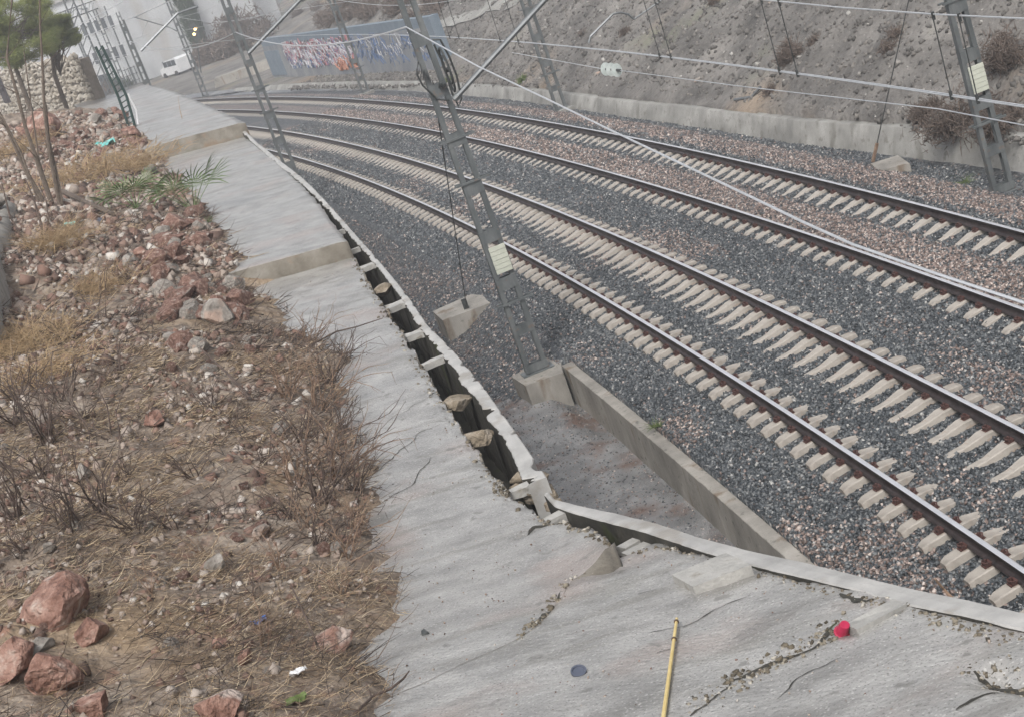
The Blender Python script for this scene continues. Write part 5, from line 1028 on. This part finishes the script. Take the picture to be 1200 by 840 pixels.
for i in range(6):
    mb = MB(); q = dd*(.05+i*.17); 
    mb.tube([q, q+[.3, 0, -1.4]], .04, 4); mb.tube([q+[.3, 0, -1.4], q+[1.6, .3, -1.0]], .03, 4); mb.lathe(q+[.3, 0, -1.4], [(.1, -.1), (.1, .1)], n=8); mb.build('drop_bracket', m_steel, t)
for i, (u, v, h) in enumerate([(84, 128, 12), (150, 108, 9), (172, 99, 8)]):
    c = G(u, v, YZ); mb = MB(); 
    for s_ in (-.2, .2): mb.tube([c+[s_, 0, 0], c+[s_*.8, 0, h]], .06, 4)
    for k in range(9): mb.box(c+[0, 0, k*h/9+.4], (.4, .1, .2))
    tag(mb.build('yard_mast', m_steel), ['faint yard mast nearest the stone wall', 'faint yard mast between the two gantry towers', 'faint short yard mast by the warehouse corner'][i], 'mast')
for k in range(4):
    p = W([-1.2, 2.5, 6, -6][k], 116, [8, 8.6, 7.6, 9][k]); q = W([6, 10, 16, 2][k], 230, 9); wire('overhead_wire', ['lowest', 'second', 'third', 'highest'][k]+' faint overhead wire crossing towards the gantry at top left', sag(p, q, 1.5), .03)
for i, (u, v, h, lab) in enumerate([(100, 122, 13, 'faint tall lamp mast before the warehouse windows'), (118, 113, 10, 'faint slim post behind the dark green posts'), (140, 108, 12, 'faint slim post right of the dark green posts'), (160, 100, 9, 'faint crooked post above the farthest slab'), (196, 84, 11, 'thin post left of the van roof'), (214, 76, 10, 'thin post above the van')]):
    c = G(u, v, YZ); t = thing('lamp_mast', lab, 'post', c); mb = MB(); mb.tube([(0, 0, 0), (0, 0, h)], .09, 6); mb.build('pole', m_steel, t); mb = MB(); mb.tube([(0, 0, h*.93), (1.1, 0, h*.97), (1.9, .1, h*.95)], .05, 5); mb.box((2.1, .1, h*.94), (.6, .25, .15)); mb.build('arm', m_steel, t)
for i, (u, v, R) in enumerate([(96, 124, 1.6), (112, 117, 1.3), (128, 112, 1.5), (143, 106, 1.2), (168, 96, 1.7), (188, 88, 1.3)]):
    bush(G(u, v, YZ), R, m_cyp if i % 2 else m_shrub, 'bush', 'low dull bush in the haze along the warehouse foot', 'bush', 900, 190+i, 'bushes along the warehouse foot', wid=(.05, .1), ln=(.3, .7))
p, d, n_, L = frame(96, 126, 186, 90); mb = MB()
for k in range(26):
    q = p+d*L*k/25-n_*.8; mb.tube([q, q+[0, 0, 2.1]], .04, 4)
for z_ in (.6, 1.3, 2.0): mb.tube([p-n_*.8+[0, 0, z_], p+d*L-n_*.8+[0, 0, z_]], .035, 4)
tag(mb.build('railing_fence', m_steel), 'thin metal fence along the foot of the pale warehouse', 'fence')
# small clutter in the yard
mb = MB(); p = G(275, 62, YZ); mb.box(p+[0, 0, .5], (2.2, .8, 1.)); mb.box(p+[0, 0, 1.05], (2.4, 1., .1)); tag(mb.build('utility_cabinet', m_white), 'white utility cabinet left of the mural end', 'cabinet')

# ------------------------------------------------------------------ rain haze over everything
mb = MB(); mb.box((0, 150, 28), (1400, 1100, 63)); hz = mb.build('haze', bpy.data.materials.new('rain_haze')); mh = hz.data.materials[0]; mh.use_nodes = True; T = mh.node_tree; T.nodes.clear()
pv = T.nodes.new('ShaderNodeVolumePrincipled'); pv.inputs['Color'].default_value = (.93, .96, 1, 1); pv.inputs['Density'].default_value = .0015; pv.inputs['Anisotropy'].default_value = .2
mo = T.nodes.new('ShaderNodeOutputMaterial'); T.links.new(pv.outputs[0], mo.inputs['Volume']); tag(hz, 'thin grey rain haze over the whole cutting', 'haze', kind='stuff')
